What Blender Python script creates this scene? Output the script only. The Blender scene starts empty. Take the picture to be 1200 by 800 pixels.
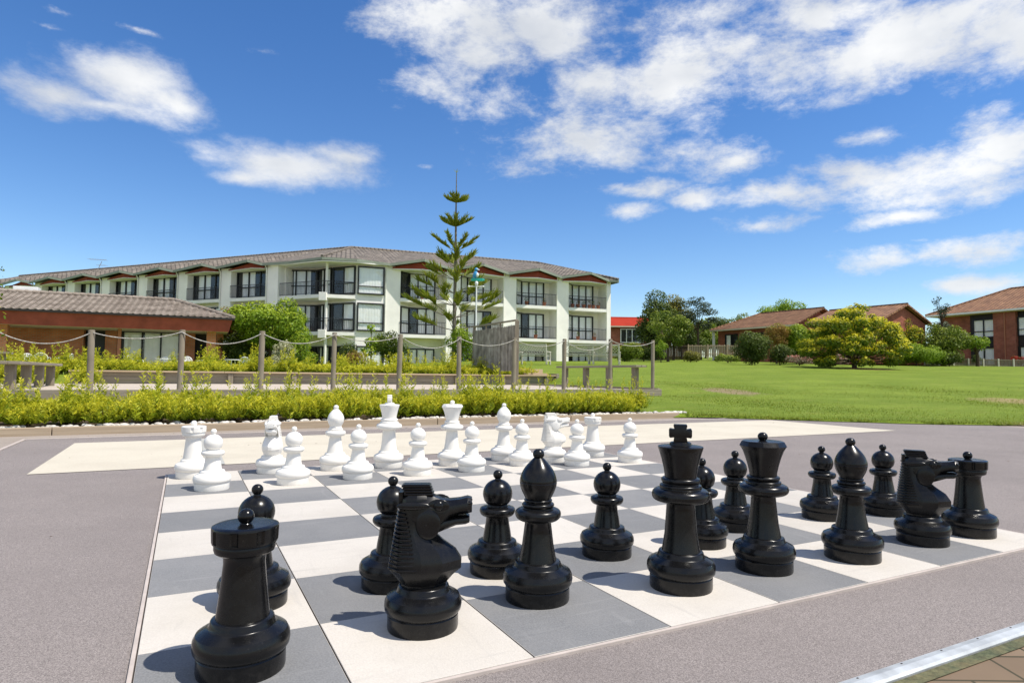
import bpy, bmesh, math, random
import numpy as np
from mathutils import Vector, Matrix

R = math.radians
random.seed(7)
rng = np.random.default_rng(11)
scene = bpy.context.scene
col = scene.collection

# ------------------------------------------------------------------ camera
CAM_H = 0.798
cam_d = bpy.data.cameras.new('camera')
cam = bpy.data.objects.new('camera', cam_d)
col.objects.link(cam)
cam_d.sensor_width = 36.0
cam_d.lens = 36.0 * 739.56 / 1200.0
cam_d.clip_start = 0.05
cam_d.clip_end = 5000
cam.location = (0, 0, CAM_H)
cam.rotation_mode = 'QUATERNION'
cam.rotation_quaternion = (Matrix.Rotation(R(90) + 0.053007, 3, 'X') @ Matrix.Rotation(0.010881, 3, 'Z')).to_quaternion()
scene.camera = cam

# ------------------------------------------------------------------ exposure, world, sun
SUN_EL, SUN_AZ = R(61), R(107)          # azimuth clockwise from +Y
scene.view_settings.view_transform = 'Standard'
scene.view_settings.look = 'None'
scene.view_settings.gamma = 1.0
scene.view_settings.use_curve_mapping = False
scene.view_settings.exposure = 0.42
scene.cycles.max_bounces = 8
scene.cycles.transparent_max_bounces = 12

world = bpy.data.worlds.new('World')
scene.world = world
world.use_nodes = True
wnt = world.node_tree
wnt.nodes.clear()
SKY_STRENGTH = 0.118


def build_world(nt):
    N = nt.nodes.new
    L = nt.links.new

    def sock(node_in, v):
        if hasattr(v, 'is_linked') or hasattr(v, 'links'):
            L(v, node_in)
        else:
            node_in.default_value = v

    def M(op, a, b=None, c=None):
        n = N('ShaderNodeMath'); n.operation = op
        sock(n.inputs[0], a)
        if b is not None: sock(n.inputs[1], b)
        if c is not None: sock(n.inputs[2], c)
        return n.outputs[0]

    def V(op, a, b=None, c=None):
        n = N('ShaderNodeVectorMath'); n.operation = op
        sock(n.inputs[0], a)
        if b is not None: sock(n.inputs[1], b)
        if c is not None: sock(n.inputs[2], c)
        return n

    out = N('ShaderNodeOutputWorld')
    bg = N('ShaderNodeBackground')
    bg.inputs['Strength'].default_value = SKY_STRENGTH
    L(bg.outputs[0], out.inputs[0])
    sky = N('ShaderNodeTexSky')
    sky.sky_type = 'NISHITA'
    sky.sun_disc = False
    sky.sun_elevation = SUN_EL
    sky.sun_rotation = SUN_AZ
    sky.altitude = 0
    sky.air_density = 1.0
    sky.dust_density = 0.0
    sky.ozone_density = 2.6
    hsv = N('ShaderNodeHueSaturation')
    hsv.inputs['Hue'].default_value = 0.508
    hsv.inputs['Saturation'].default_value = 1.27
    hsv.inputs['Value'].default_value = 1.0
    L(sky.outputs[0], hsv.inputs['Color'])
    tc = N('ShaderNodeTexCoord')
    d = tc.outputs['Generated']
    sep = N('ShaderNodeSeparateXYZ'); L(d, sep.inputs[0])
    az = M('ARCTAN2', sep.outputs[0], sep.outputs[1])
    el = M('ARCSINE', sep.outputs[2])
    ang = N('ShaderNodeCombineXYZ')
    L(az, ang.inputs[0]); L(el, ang.inputs[1])
    # warp the angles a little so that no cloud is an ellipse
    nz = N('ShaderNodeTexNoise'); nz.inputs['Scale'].default_value = 7.0
    nz.inputs['Detail'].default_value = 3
    L(d, nz.inputs['Vector'])
    w1 = V('SUBTRACT', nz.outputs['Color'], (0.5, 0.5, 0.5)).outputs[0]
    w2 = V('MULTIPLY', w1, (0.07, 0.03, 0)).outputs[0]
    angw = V('ADD', ang.outputs[0], w2).outputs[0]
    # azimuth, elevation, half-sizes (radians), weight
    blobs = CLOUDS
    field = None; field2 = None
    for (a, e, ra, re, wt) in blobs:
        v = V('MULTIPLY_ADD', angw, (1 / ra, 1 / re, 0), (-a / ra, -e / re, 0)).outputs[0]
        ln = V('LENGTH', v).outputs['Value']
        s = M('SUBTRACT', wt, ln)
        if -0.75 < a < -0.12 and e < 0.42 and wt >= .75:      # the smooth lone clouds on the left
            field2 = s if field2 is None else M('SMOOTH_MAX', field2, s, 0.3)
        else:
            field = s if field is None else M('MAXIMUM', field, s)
    # puffs: noise in direction space, flattened
    mp = V('MULTIPLY', d, (1.0, 1.0, 1.9)).outputs[0]
    n1 = N('ShaderNodeTexNoise'); n1.inputs['Scale'].default_value = 8.0
    n1.inputs['Detail'].default_value = 12; n1.inputs['Roughness'].default_value = 0.68; n1.inputs['Distortion'].default_value = 0.10
    L(mp, n1.inputs['Vector'])
    nn = M('MULTIPLY_ADD', n1.outputs['Fac'], 4.4, -2.1)
    dens = M('MAXIMUM', M('ADD', field, nn), M('MULTIPLY_ADD', nn, 0.62, M('ADD', field2, 0.06)))
    mr = N('ShaderNodeMapRange'); mr.interpolation_type = 'SMOOTHSTEP'
    L(dens, mr.inputs['Value'])
    mr.inputs['From Min'].default_value = -0.22
    mr.inputs['From Max'].default_value = 1.15
    mr.inputs['To Max'].default_value = 0.93
    # body shade of the cloud: thicker is a bit greyer
    n2 = N('ShaderNodeTexNoise'); n2.inputs['Scale'].default_value = 6.0
    n2.inputs['Detail'].default_value = 5
    L(V('ADD', mp, (0.03, 0.02, 0.06)).outputs[0], n2.inputs['Vector'])
    mr2 = N('ShaderNodeMapRange')
    L(n2.outputs['Fac'], mr2.inputs['Value'])
    mr2.inputs['From Min'].default_value = 0.35; mr2.inputs['From Max'].default_value = 0.65
    cmix = N('ShaderNodeMix'); cmix.data_type = 'RGBA'
    L(mr2.outputs[0], cmix.inputs['Factor'])
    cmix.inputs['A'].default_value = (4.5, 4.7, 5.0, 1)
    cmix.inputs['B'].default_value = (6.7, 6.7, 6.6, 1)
    mix = N('ShaderNodeMix'); mix.data_type = 'RGBA'
    L(mr.outputs[0], mix.inputs['Factor'])
    L(hsv.outputs[0], mix.inputs['A'])
    L(cmix.outputs['Result'], mix.inputs['B'])
    L(mix.outputs['Result'], bg.inputs['Color'])
    world.cycles.sampling_method = 'MANUAL'
    world.cycles.sample_map_resolution = 512


CLOUDS = [
    # unseen cumulus overhead and behind the camera, added as neutral white fill light
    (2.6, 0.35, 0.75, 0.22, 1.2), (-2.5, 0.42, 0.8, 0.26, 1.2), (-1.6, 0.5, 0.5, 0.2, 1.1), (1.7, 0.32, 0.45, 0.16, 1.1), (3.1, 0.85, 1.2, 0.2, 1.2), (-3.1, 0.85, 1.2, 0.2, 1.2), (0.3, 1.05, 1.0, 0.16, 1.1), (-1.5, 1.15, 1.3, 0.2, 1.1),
    (-0.6350, 0.3430, 0.0705, 0.0238, 1.00), (-0.5699, 0.3707, 0.0770, 0.0364, 1.10), (-0.5025, 0.3584, 0.0602, 0.0235, 0.90),
    (-0.5880, 0.3376, 0.1017, 0.0144, 0.90), (-0.3397, 0.3028, 0.1073, 0.0308, 1.00), (-0.2714, 0.3243, 0.0583, 0.0240, 0.90),
    (-0.4105, 0.2800, 0.0531, 0.0152, 0.80), (-0.1435, 0.3139, 0.0270, 0.0100, 0.50), (-0.1305, 0.5335, 0.0968, 0.0462, 1.00),
    (-0.0605, 0.4771, 0.0970, 0.0704, 1.15), (-0.0043, 0.4208, 0.0690, 0.0462, 0.90), (0.0500, 0.5168, 0.1235, 0.0526, 0.90),
    (0.1194, 0.4425, 0.1008, 0.0451, 0.85), (0.2529, 0.4397, 0.1190, 0.0549, 1.05), (0.3902, 0.4506, 0.1233, 0.0520, 1.10),
    (0.4600, 0.4852, 0.1443, 0.0393, 1.00), (0.5846, 0.4331, 0.1074, 0.0525, 1.15), (0.6757, 0.4233, 0.0642, 0.0540, 1.10),
    (0.2919, 0.5115, 0.1455, 0.0308, 0.75), (0.1063, 0.3537, 0.1204, 0.0459, 1.05), (0.0517, 0.3360, 0.0818, 0.0272, 0.70),
    (0.2655, 0.3336, 0.0994, 0.0287, 0.70), (0.3405, 0.3153, 0.0597, 0.0213, 0.70), (0.6763, 0.2925, 0.0560, 0.0395, 1.10),
    (0.6092, 0.2635, 0.0947, 0.0358, 1.10), (0.5107, 0.2782, 0.0798, 0.0246, 0.85), (0.5323, 0.3248, 0.0448, 0.0140, 0.80),
    (0.4228, 0.2621, 0.0822, 0.0212, 0.90), (0.5604, 0.2157, 0.0703, 0.0134, 0.70), (0.6447, 0.2366, 0.0506, 0.0188, 0.90),
    (0.1872, 0.2863, 0.0627, 0.0150, 0.85), (0.1872, 0.2534, 0.0419, 0.0153, 0.80), (0.2843, 0.2637, 0.0399, 0.0149, 0.80),
    (0.3818, 0.2249, 0.0631, 0.0146, 0.90), (0.5739, 0.1604, 0.0861, 0.0191, 1.00), (0.6331, 0.1201, 0.0712, 0.0130, 0.90),
    (0.5868, 0.0896, 0.0456, 0.0157, 0.60), (-0.6395, 0.4395, 0.0463, 0.0129, 0.12), (-0.5631, 0.4432, 0.0460, 0.0087, 0.05),
    (-0.3869, 0.4475, 0.0338, 0.0106, 0.05), (0.5743, 0.1805, 0.0376, 0.0067, 0.50), (-0.6476, 0.4201, 0.0746, 0.0093, 0.0),
]
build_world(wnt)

sun_d = bpy.data.lights.new('sun', 'SUN')
sun_d.energy = 4.3
sun_d.angle = R(0.53)
sun_d.color = (1.0, 0.94, 0.84)
sun = bpy.data.objects.new('sun', sun_d)
col.objects.link(sun)
sun.location = (20, -10, 40)
SUN_VEC = Vector((math.cos(SUN_EL) * math.sin(SUN_AZ), math.cos(SUN_EL) * math.cos(SUN_AZ), math.sin(SUN_EL)))
sun.rotation_mode = 'QUATERNION'
sun.rotation_quaternion = SUN_VEC.to_track_quat('Z', 'Y')


# ------------------------------------------------------------------ mesh helpers
class MB:
    """collects shapes and links them as ONE mesh object"""
    def __init__(self):
        self.v = []; self.f = []; self.m = []
        self.mi = 0

    def add(self, verts, faces):
        b = len(self.v)
        self.v.extend([tuple(p) for p in verts])
        for f in faces:
            self.f.append(tuple(i + b for i in f)); self.m.append(self.mi)
        return self

    def box(self, c, s, rz=0.0, rot=None):
        hx, hy, hz = s[0] / 2, s[1] / 2, s[2] / 2
        pts = [Vector((x, y, z)) for z in (-hz, hz) for y in (-hy, hy) for x in (-hx, hx)]
        mt = rot if rot is not None else Matrix.Rotation(rz, 3, 'Z')
        pts = [mt @ p + Vector(c) for p in pts]
        return self.add(pts, [(0, 2, 3, 1), (4, 5, 7, 6), (0, 1, 5, 4), (1, 3, 7, 5), (3, 2, 6, 7), (2, 0, 4, 6)])

    def bar(self, p, q, w, h=None, up=(0, 0, 1)):
        """box from p to q, section w (sideways) x h"""
        p = Vector(p); q = Vector(q); h = w if h is None else h
        d = q - p; L = d.length; d = d / L
        u = Vector(up)
        if abs(d.dot(u)) > 0.98: u = Vector((0, 1, 0))
        s = d.cross(u).normalized(); t = s.cross(d)
        rot = Matrix((d, s, t)).transposed()
        return self.box((p + q) / 2, (L, w, h), rot=rot)

    def prism(self, poly, z0, z1):
        n = len(poly)
        a = sum(poly[i][0] * poly[(i + 1) % n][1] - poly[(i + 1) % n][0] * poly[i][1] for i in range(n))
        if a < 0: poly = poly[::-1]
        vs = [(x, y, z0) for x, y in poly] + [(x, y, z1) for x, y in poly]
        fs = [tuple(range(n))[::-1], tuple(range(n, 2 * n))]
        for i in range(n):
            j = (i + 1) % n
            fs.append((i, j, n + j, n + i))
        return self.add(vs, fs)

    def tube(self, path, rad, seg=8, cap=True):
        path = [Vector(p) for p in path]
        if not hasattr(rad, '__len__'): rad = [rad] * len(path)
        vs = []; prev = None
        for i, p in enumerate(path):
            t = (path[min(i + 1, len(path) - 1)] - path[max(i - 1, 0)]).normalized()
            if prev is None:
                a = Vector((0, 0, 1)) if abs(t.z) < 0.9 else Vector((1, 0, 0))
                s = t.cross(a).normalized()
            else:
                s = (prev - t * prev.dot(t)).normalized()
            prev = s
            b = t.cross(s)
            for k in range(seg):
                an = 2 * math.pi * k / seg
                vs.append(p + (s * math.cos(an) + b * math.sin(an)) * rad[i])
        fs = []
        for i in range(len(path) - 1):
            for k in range(seg):
                a = i * seg + k; b2 = i * seg + (k + 1) % seg
                fs.append((a, b2, b2 + seg, a + seg))
        if cap:
            fs.append(tuple(range(seg))[::-1])
            fs.append(tuple(range((len(path) - 1) * seg, len(path) * seg)))
        return self.add(vs, fs)

    def lathe(self, prof, seg=56, fn=None, c=(0, 0, 0)):
        """prof: (r, z) from the bottom up; fn(angle, ring index, r) may change r"""
        vs = []
        n = len(prof)
        for i, (r, z) in enumerate(prof):
            for k in range(seg):
                a = 2 * math.pi * k / seg
                rr = fn(a, i, r) if fn else r
                vs.append((c[0] + rr * math.cos(a), c[1] + rr * math.sin(a), c[2] + z))
        fs = []
        for i in range(n - 1):
            for k in range(seg):
                a = i * seg + k; b = i * seg + (k + 1) % seg
                fs.append((a, b, b + seg, a + seg))
        fs.append(tuple(range(seg))[::-1])
        fs.append(tuple(range((n - 1) * seg, n * seg)))
        return self.add(vs, fs)

    def ball(self, c, r, seg=20, rings=12, sc=(1, 1, 1)):
        prof = []
        for i in range(1, rings):
            t = math.pi * i / rings
            prof.append((math.sin(t), -math.cos(t)))
        vs = []
        for (rr, z) in prof:
            for k in range(seg):
                a = 2 * math.pi * k / seg
                vs.append((c[0] + r * sc[0] * rr * math.cos(a), c[1] + r * sc[1] * rr * math.sin(a), c[2] + r * sc[2] * z))
        vs.append((c[0], c[1], c[2] - r * sc[2])); vs.append((c[0], c[1], c[2] + r * sc[2]))
        fs = []
        m = len(prof)
        for i in range(m - 1):
            for k in range(seg):
                a = i * seg + k; b = i * seg + (k + 1) % seg
                fs.append((a, b, b + seg, a + seg))
        for k in range(seg):
            b = (k + 1) % seg
            fs.append((m * seg, b, k)); fs.append((m * seg + 1, (m - 1) * seg + k, (m - 1) * seg + b))
        return self.add(vs, fs)

    def mesh(self, name, mats, off=(0, 0, 0), smooth=None, bevel=0.0, bseg=2):
        me = bpy.data.meshes.new(name)
        o = off
        me.from_pydata([(p[0] - o[0], p[1] - o[1], p[2] - o[2]) for p in self.v], [], self.f)
        mats = mats if isinstance(mats, (list, tuple)) else [mats]
        for m in mats: me.materials.append(m)
        if len(mats) > 1: me.polygons.foreach_set('material_index', self.m)
        me.update()
        if bevel > 0:
            bm = bmesh.new(); bm.from_mesh(me)
            bmesh.ops.recalc_face_normals(bm, faces=bm.faces)
            ed = [e for e in bm.edges if len(e.link_faces) == 2 and e.calc_face_angle(0) > 0.35]
            bmesh.ops.bevel(bm, geom=ed, offset=bevel, segments=bseg, affect='EDGES', profile=0.6, clamp_overlap=True)
            bm.to_mesh(me); bm.free()
        # uv in metres: along the face and up the face
        uvl = me.uv_layers.new(name='UVMap')
        uvs = np.zeros(len(me.loops) * 2, dtype=np.float32)
        for p in me.polygons:
            n = p.normal
            if abs(n.z) > 0.9995: t = Vector((1, 0, 0)); s = Vector((0, 1, 0))
            else:
                t = Vector((-n.y, n.x, 0)).normalized(); s = n.cross(t)
                if s.z < 0: s = -s
            for li in p.loop_indices:
                c = me.vertices[me.loops[li].vertex_index].co
                uvs[2 * li] = c.dot(t) + 31.0; uvs[2 * li + 1] = c.dot(s) + 17.0
        uvl.data.foreach_set('uv', uvs)
        if smooth is not None:
            me.shade_smooth()
            me.set_sharp_from_angle(angle=R(smooth))
        me.update()
        return me

    def build(self, name, mats, parent=None, off=(0, 0, 0), smooth=None, bevel=0.0, label=None, bseg=2):
        ob = bpy.data.objects.new(name, self.mesh(name, mats, off, smooth, bevel, bseg))
        col.objects.link(ob)
        if parent is not None: ob.parent = parent
        if label: ob['label'] = label
        return ob


def tag(o, label, cat, group=None):
    o['label'] = label; o['category'] = cat
    if group: o['group'] = group
    return o


def thing(name, label, cat, loc=(0, 0, 0), rz=0.0, group=None):
    o = bpy.data.objects.new(name, None)
    o.empty_display_size = 0.2
    col.objects.link(o)
    o.location = loc; o.rotation_euler = (0, 0, rz)
    return tag(o, label, cat, group)


def struct(o):
    o['kind'] = 'structure'
    return o


def dup(root, loc, rz=None, label=None, group=None, scale=None):
    r = root.copy(); col.objects.link(r); r.location = loc
    if rz is not None: r.rotation_euler = (0, 0, rz)
    if scale is not None: r.scale = scale if hasattr(scale, '__len__') else (scale,) * 3
    if label: r['label'] = label
    if group: r['group'] = group
    for ch in list(root.children):
        c = ch.copy(); col.objects.link(c); c.parent = r
        for g in list(ch.children):
            d = g.copy(); col.objects.link(d); d.parent = c
    return r


# ------------------------------------------------------------------ materials
def mat(name, base, rough=0.6, spec=0.4, var=0.0, vscale=3.0, bump=0.0, bscale=40.0, col2=None, detail=5, metal=0.0,
        coords='Object', cut=(0.35, 0.65)):
    m = bpy.data.materials.new(name); m.use_nodes = True
    nt = m.node_tree; b = nt.nodes['Principled BSDF']
    b.inputs['Base Color'].default_value = (*base, 1)
    b.inputs['Roughness'].default_value = rough
    b.inputs['Specular IOR Level'].default_value = spec
    b.inputs['Metallic'].default_value = metal
    tc = nt.nodes.new('ShaderNodeTexCoord')
    if var > 0 or col2 is not None:
        n = nt.nodes.new('ShaderNodeTexNoise'); n.inputs['Scale'].default_value = vscale; n.inputs['Detail'].default_value = detail
        n.inputs['Roughness'].default_value = 0.6
        nt.links.new(tc.outputs[coords], n.inputs['Vector'])
        mr = nt.nodes.new('ShaderNodeMapRange')
        mr.inputs['From Min'].default_value = cut[0]; mr.inputs['From Max'].default_value = cut[1]
        nt.links.new(n.outputs['Fac'], mr.inputs['Value'])
        mx = nt.nodes.new('ShaderNodeMix'); mx.data_type = 'RGBA'
        nt.links.new(mr.outputs[0], mx.inputs['Factor'])
        c2 = col2 if col2 is not None else tuple(c * (1 + var) for c in base)
        c1 = base if col2 is not None else tuple(c * (1 - var) for c in base)
        mx.inputs['A'].default_value = (*c1, 1); mx.inputs['B'].default_value = (*c2, 1)
        nt.links.new(mx.outputs['Result'], b.inputs['Base Color'])
    if bump > 0:
        n = nt.nodes.new('ShaderNodeTexNoise'); n.inputs['Scale'].default_value = bscale; n.inputs['Detail'].default_value = 4
        nt.links.new(tc.outputs[coords], n.inputs['Vector'])
        bp = nt.nodes.new('ShaderNodeBump'); bp.inputs['Strength'].default_value = bump; bp.inputs['Distance'].default_value = 0.01
        nt.links.new(n.outputs['Fac'], bp.inputs['Height'])
        nt.links.new(bp.outputs[0], b.inputs['Normal'])
    return m


def mat_speckle(name, c1, c2, c3, fine=260.0, big=0.8, rough=0.95, bump=0.5, scuff=0.0):
    """fine two-tone grain with large soft stains (object space)"""
    m = bpy.data.materials.new(name); m.use_nodes = True
    nt = m.node_tree; b = nt.nodes['Principled BSDF']; N = nt.nodes.new; L = nt.links.new
    b.inputs['Roughness'].default_value = rough; b.inputs['Specular IOR Level'].default_value = 0.25
    tc = N('ShaderNodeTexCoord')
    n1 = N('ShaderNodeTexNoise'); n1.inputs['Scale'].default_value = fine; n1.inputs['Detail'].default_value = 3; n1.inputs['Roughness'].default_value = 0.7
    n2 = N('ShaderNodeTexNoise'); n2.inputs['Scale'].default_value = big; n2.inputs['Detail'].default_value = 6; n2.inputs['Roughness'].default_value = 0.65
    for n in (n1, n2): L(tc.outputs['Object'], n.inputs['Vector'])
    r1 = N('ShaderNodeMapRange'); r1.inputs['From Min'].default_value = 0.35; r1.inputs['From Max'].default_value = 0.65; L(n1.outputs['Fac'], r1.inputs['Value'])
    m1 = N('ShaderNodeMix'); m1.data_type = 'RGBA'; L(r1.outputs[0], m1.inputs['Factor'])
    m1.inputs['A'].default_value = (*c1, 1); m1.inputs['B'].default_value = (*c2, 1)
    r2 = N('ShaderNodeMapRange'); r2.inputs['From Min'].default_value = 0.42; r2.inputs['From Max'].default_value = 0.72; r2.inputs['To Max'].default_value = 0.55
    L(n2.outputs['Fac'], r2.inputs['Value'])
    m2 = N('ShaderNodeMix'); m2.data_type = 'RGBA'; L(r2.outputs[0], m2.inputs['Factor'])
    L(m1.outputs['Result'], m2.inputs['A']); m2.inputs['B'].default_value = (*c3, 1)
    res = m2.outputs['Result']
    if scuff:
        g = N('ShaderNodeNewGeometry')
        for k_, (vec, lo_, hi_) in enumerate((((2.0, 26.0, 1), .60, .72), ((24.0, 3.0, 1), .62, .74))):
            vm = N('ShaderNodeVectorMath'); vm.operation = 'MULTIPLY'; L(tc.outputs['Object'], vm.inputs[0]); vm.inputs[1].default_value = vec
            n3 = N('ShaderNodeTexNoise'); n3.inputs['Scale'].default_value = 1.0; n3.inputs['Detail'].default_value = 4; n3.inputs['Distortion'].default_value = 0.6
            L(vm.outputs[0], n3.inputs['Vector'])
            r3 = N('ShaderNodeMapRange'); r3.inputs['From Min'].default_value = lo_; r3.inputs['From Max'].default_value = hi_; r3.inputs['To Max'].default_value = scuff
            L(n3.outputs['Fac'], r3.inputs['Value'])
            m3 = N('ShaderNodeMix'); m3.data_type = 'RGBA'; L(r3.outputs[0], m3.inputs['Factor']); L(res, m3.inputs['A']); m3.inputs['B'].default_value = (*[(x + .3) / 2 for x in c3], 1)
            res = m3.outputs['Result']
        r4 = N('ShaderNodeMapRange'); L(g.outputs['Random Per Island'], r4.inputs['Value']); r4.inputs['To Min'].default_value = 0.93; r4.inputs['To Max'].default_value = 1.05
        sc4 = N('ShaderNodeVectorMath'); sc4.operation = 'SCALE'; L(res, sc4.inputs[0]); L(r4.outputs[0], sc4.inputs['Scale']); res = sc4.outputs[0]
    L(res, b.inputs['Base Color'])
    bp = N('ShaderNodeBump'); bp.inputs['Strength'].default_value = bump; bp.inputs['Distance'].default_value = 0.004
    L(n1.outputs['Fac'], bp.inputs['Height']); L(bp.outputs[0], b.inputs['Normal'])
    return m


def mat_brick(name, c1, c2, mortar, bw=0.24, bh=0.085, ms=0.012, rough=0.85, bump=0.4, offset=0.5):
    m = bpy.data.materials.new(name); m.use_nodes = True
    nt = m.node_tree; b = nt.nodes['Principled BSDF']; N = nt.nodes.new; L = nt.links.new
    b.inputs['Roughness'].default_value = rough; b.inputs['Specular IOR Level'].default_value = 0.25
    uv = N('ShaderNodeTexCoord')
    br = N('ShaderNodeTexBrick')
    br.inputs['Scale'].default_value = 1.0
    br.inputs['Brick Width'].default_value = bw; br.inputs['Row Height'].default_value = bh
    br.inputs['Mortar Size'].default_value = ms; br.inputs['Mortar Smooth'].default_value = 0.2
    br.inputs['Color1'].default_value = (*c1, 1); br.inputs['Color2'].default_value = (*c2, 1); br.inputs['Mortar'].default_value = (*mortar, 1)
    br.offset = offset
    L(uv.outputs['UV'], br.inputs['Vector'])
    n = N('ShaderNodeTexNoise'); n.inputs['Scale'].default_value = 1.3; n.inputs['Detail'].default_value = 6
    L(uv.outputs['UV'], n.inputs['Vector'])
    mr = N('ShaderNodeMapRange'); mr.inputs['From Min'].default_value = 0.3; mr.inputs['From Max'].default_value = 0.7
    mr.inputs['To Min'].default_value = 0.72; mr.inputs['To Max'].default_value = 1.2
    L(n.outputs['Fac'], mr.inputs['Value'])
    mx = N('ShaderNodeVectorMath'); mx.operation = 'SCALE'
    L(br.outputs['Color'], mx.inputs[0]); L(mr.outputs[0], mx.inputs['Scale'])
    L(mx.outputs[0], b.inputs['Base Color'])
    if bump:
        inv = N('ShaderNodeMath'); inv.operation = 'SUBTRACT'; inv.inputs[0].default_value = 1; L(br.outputs['Fac'], inv.inputs[1])
        bp = N('ShaderNodeBump'); bp.inputs['Strength'].default_value = bump; bp.inputs['Distance'].default_value = 0.02
        L(inv.outputs[0], bp.inputs['Height']); L(bp.outputs[0], b.inputs['Normal'])
    return m


def mat_tiles(name, c1, c2, gap, tw=0.33, th=0.34, rough=0.8):
    """roof tiles: courses up the slope, each with a rounded pan, from uv in metres"""
    m = mat_brick(name, c1, c2, gap, tw, th, 0.022, rough, 0, offset=0.0)
    nt = m.node_tree; b = nt.nodes['Principled BSDF']; N = nt.nodes.new; L = nt.links.new
    tc = N('ShaderNodeTexCoord'); sp = N('ShaderNodeSeparateXYZ'); L(tc.outputs['UV'], sp.inputs[0])
    fx = N('ShaderNodeMath'); fx.operation = 'MULTIPLY'; L(sp.outputs[0], fx.inputs[0]); fx.inputs[1].default_value = 2 * math.pi / tw
    sx = N('ShaderNodeMath'); sx.operation = 'SINE'; L(fx.outputs[0], sx.inputs[0])
    fy = N('ShaderNodeMath'); fy.operation = 'DIVIDE'; L(sp.outputs[1], fy.inputs[0]); fy.inputs[1].default_value = th
    fr = N('ShaderNodeMath'); fr.operation = 'FRACT'; L(fy.outputs[0], fr.inputs[0])
    iv = N('ShaderNodeMath'); iv.operation = 'SUBTRACT'; iv.inputs[0].default_value = 1; L(fr.outputs[0], iv.inputs[1])
    ad = N('ShaderNodeMath'); ad.operation = 'MULTIPLY_ADD'; L(sx.outputs[0], ad.inputs[0]); ad.inputs[1].default_value = 0.35; L(iv.outputs[0], ad.inputs[2])
    bp = N('ShaderNodeBump'); bp.inputs['Strength'].default_value = 1.0; bp.inputs['Distance'].default_value = 0.07
    L(ad.outputs[0], bp.inputs['Height']); L(bp.outputs[0], b.inputs['Normal'])
    return m


def mat_leaf(name, dark, light, tip=None, tipfac=0.5, rough=0.55, trans=0.35, nscale=1.2):
    """leaves: colour differs leaf by leaf and clump by clump; some leaves carry the colour of new growth"""
    m = bpy.data.materials.new(name); m.use_nodes = True
    nt = m.node_tree; nt.nodes.remove(nt.nodes['Principled BSDF']); N = nt.nodes.new; L = nt.links.new
    out = nt.nodes['Material Output']
    g = N('ShaderNodeNewGeometry'); tc = N('ShaderNodeTexCoord')
    n = N('ShaderNodeTexNoise'); n.inputs['Scale'].default_value = nscale; n.inputs['Detail'].default_value = 3
    L(tc.outputs['Object'], n.inputs['Vector'])
    ad = N('ShaderNodeMath'); ad.operation = 'MULTIPLY_ADD'; L(g.outputs['Random Per Island'], ad.inputs[0]); ad.inputs[1].default_value = 0.6
    sb = N('ShaderNodeMath'); sb.operation = 'MULTIPLY_ADD'; L(n.outputs['Fac'], sb.inputs[0]); sb.inputs[1].default_value = 1.8; sb.inputs[2].default_value = -0.7
    L(sb.outputs[0], ad.inputs[2])
    cl = N('ShaderNodeClamp'); L(ad.outputs[0], cl.inputs[0])
    mx = N('ShaderNodeMix'); mx.data_type = 'RGBA'; L(cl.outputs[0], mx.inputs['Factor'])
    mx.inputs['A'].default_value = (*dark, 1); mx.inputs['B'].default_value = (*light, 1)
    c = mx.outputs['Result']
    if tip is not None:
        at = N('ShaderNodeAttribute'); at.attribute_name = 'young'
        m2 = N('ShaderNodeMix'); m2.data_type = 'RGBA'; L(at.outputs['Fac'], m2.inputs['Factor'])
        L(c, m2.inputs['A']); m2.inputs['B'].default_value = (*tip, 1)
        c = m2.outputs['Result']
    p = N('ShaderNodeBsdfPrincipled'); p.inputs['Roughness'].default_value = rough; p.inputs['Specular IOR Level'].default_value = 0.3
    L(c, p.inputs['Base Color'])
    t = N('ShaderNodeBsdfTranslucent'); L(c, t.inputs['Color'])
    ms = N('ShaderNodeMixShader'); ms.inputs[0].default_value = trans
    L(p.outputs[0], ms.inputs[1]); L(t.outputs[0], ms.inputs[2]); L(ms.outputs[0], out.inputs['Surface'])
    return m


def mat_glass(name, tint=(0.85, 0.9, 0.93), refl=0.16):
    m = bpy.data.materials.new(name); m.use_nodes = True
    nt = m.node_tree; nt.nodes.remove(nt.nodes['Principled BSDF']); N = nt.nodes.new; L = nt.links.new
    out = nt.nodes['Material Output']
    t = N('ShaderNodeBsdfTransparent'); t.inputs[0].default_value = (*tint, 1)
    g = N('ShaderNodeBsdfGlossy'); g.inputs['Roughness'].default_value = 0.03
    f = N('ShaderNodeLayerWeight'); f.inputs['Blend'].default_value = 0.5
    p3 = N('ShaderNodeMath'); p3.operation = 'POWER'; L(f.outputs['Facing'], p3.inputs[0]); p3.inputs[1].default_value = 4.0
    a = N('ShaderNodeMath'); a.operation = 'MULTIPLY_ADD'; a.use_clamp = True; L(p3.outputs[0], a.inputs[0]); a.inputs[1].default_value = 0.6; a.inputs[2].default_value = refl
    ms = N('ShaderNodeMixShader'); L(a.outputs[0], ms.inputs[0]); L(t.outputs[0], ms.inputs[1]); L(g.outputs[0], ms.inputs[2])
    L(ms.outputs[0], out.inputs['Surface'])
    return m


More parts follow.
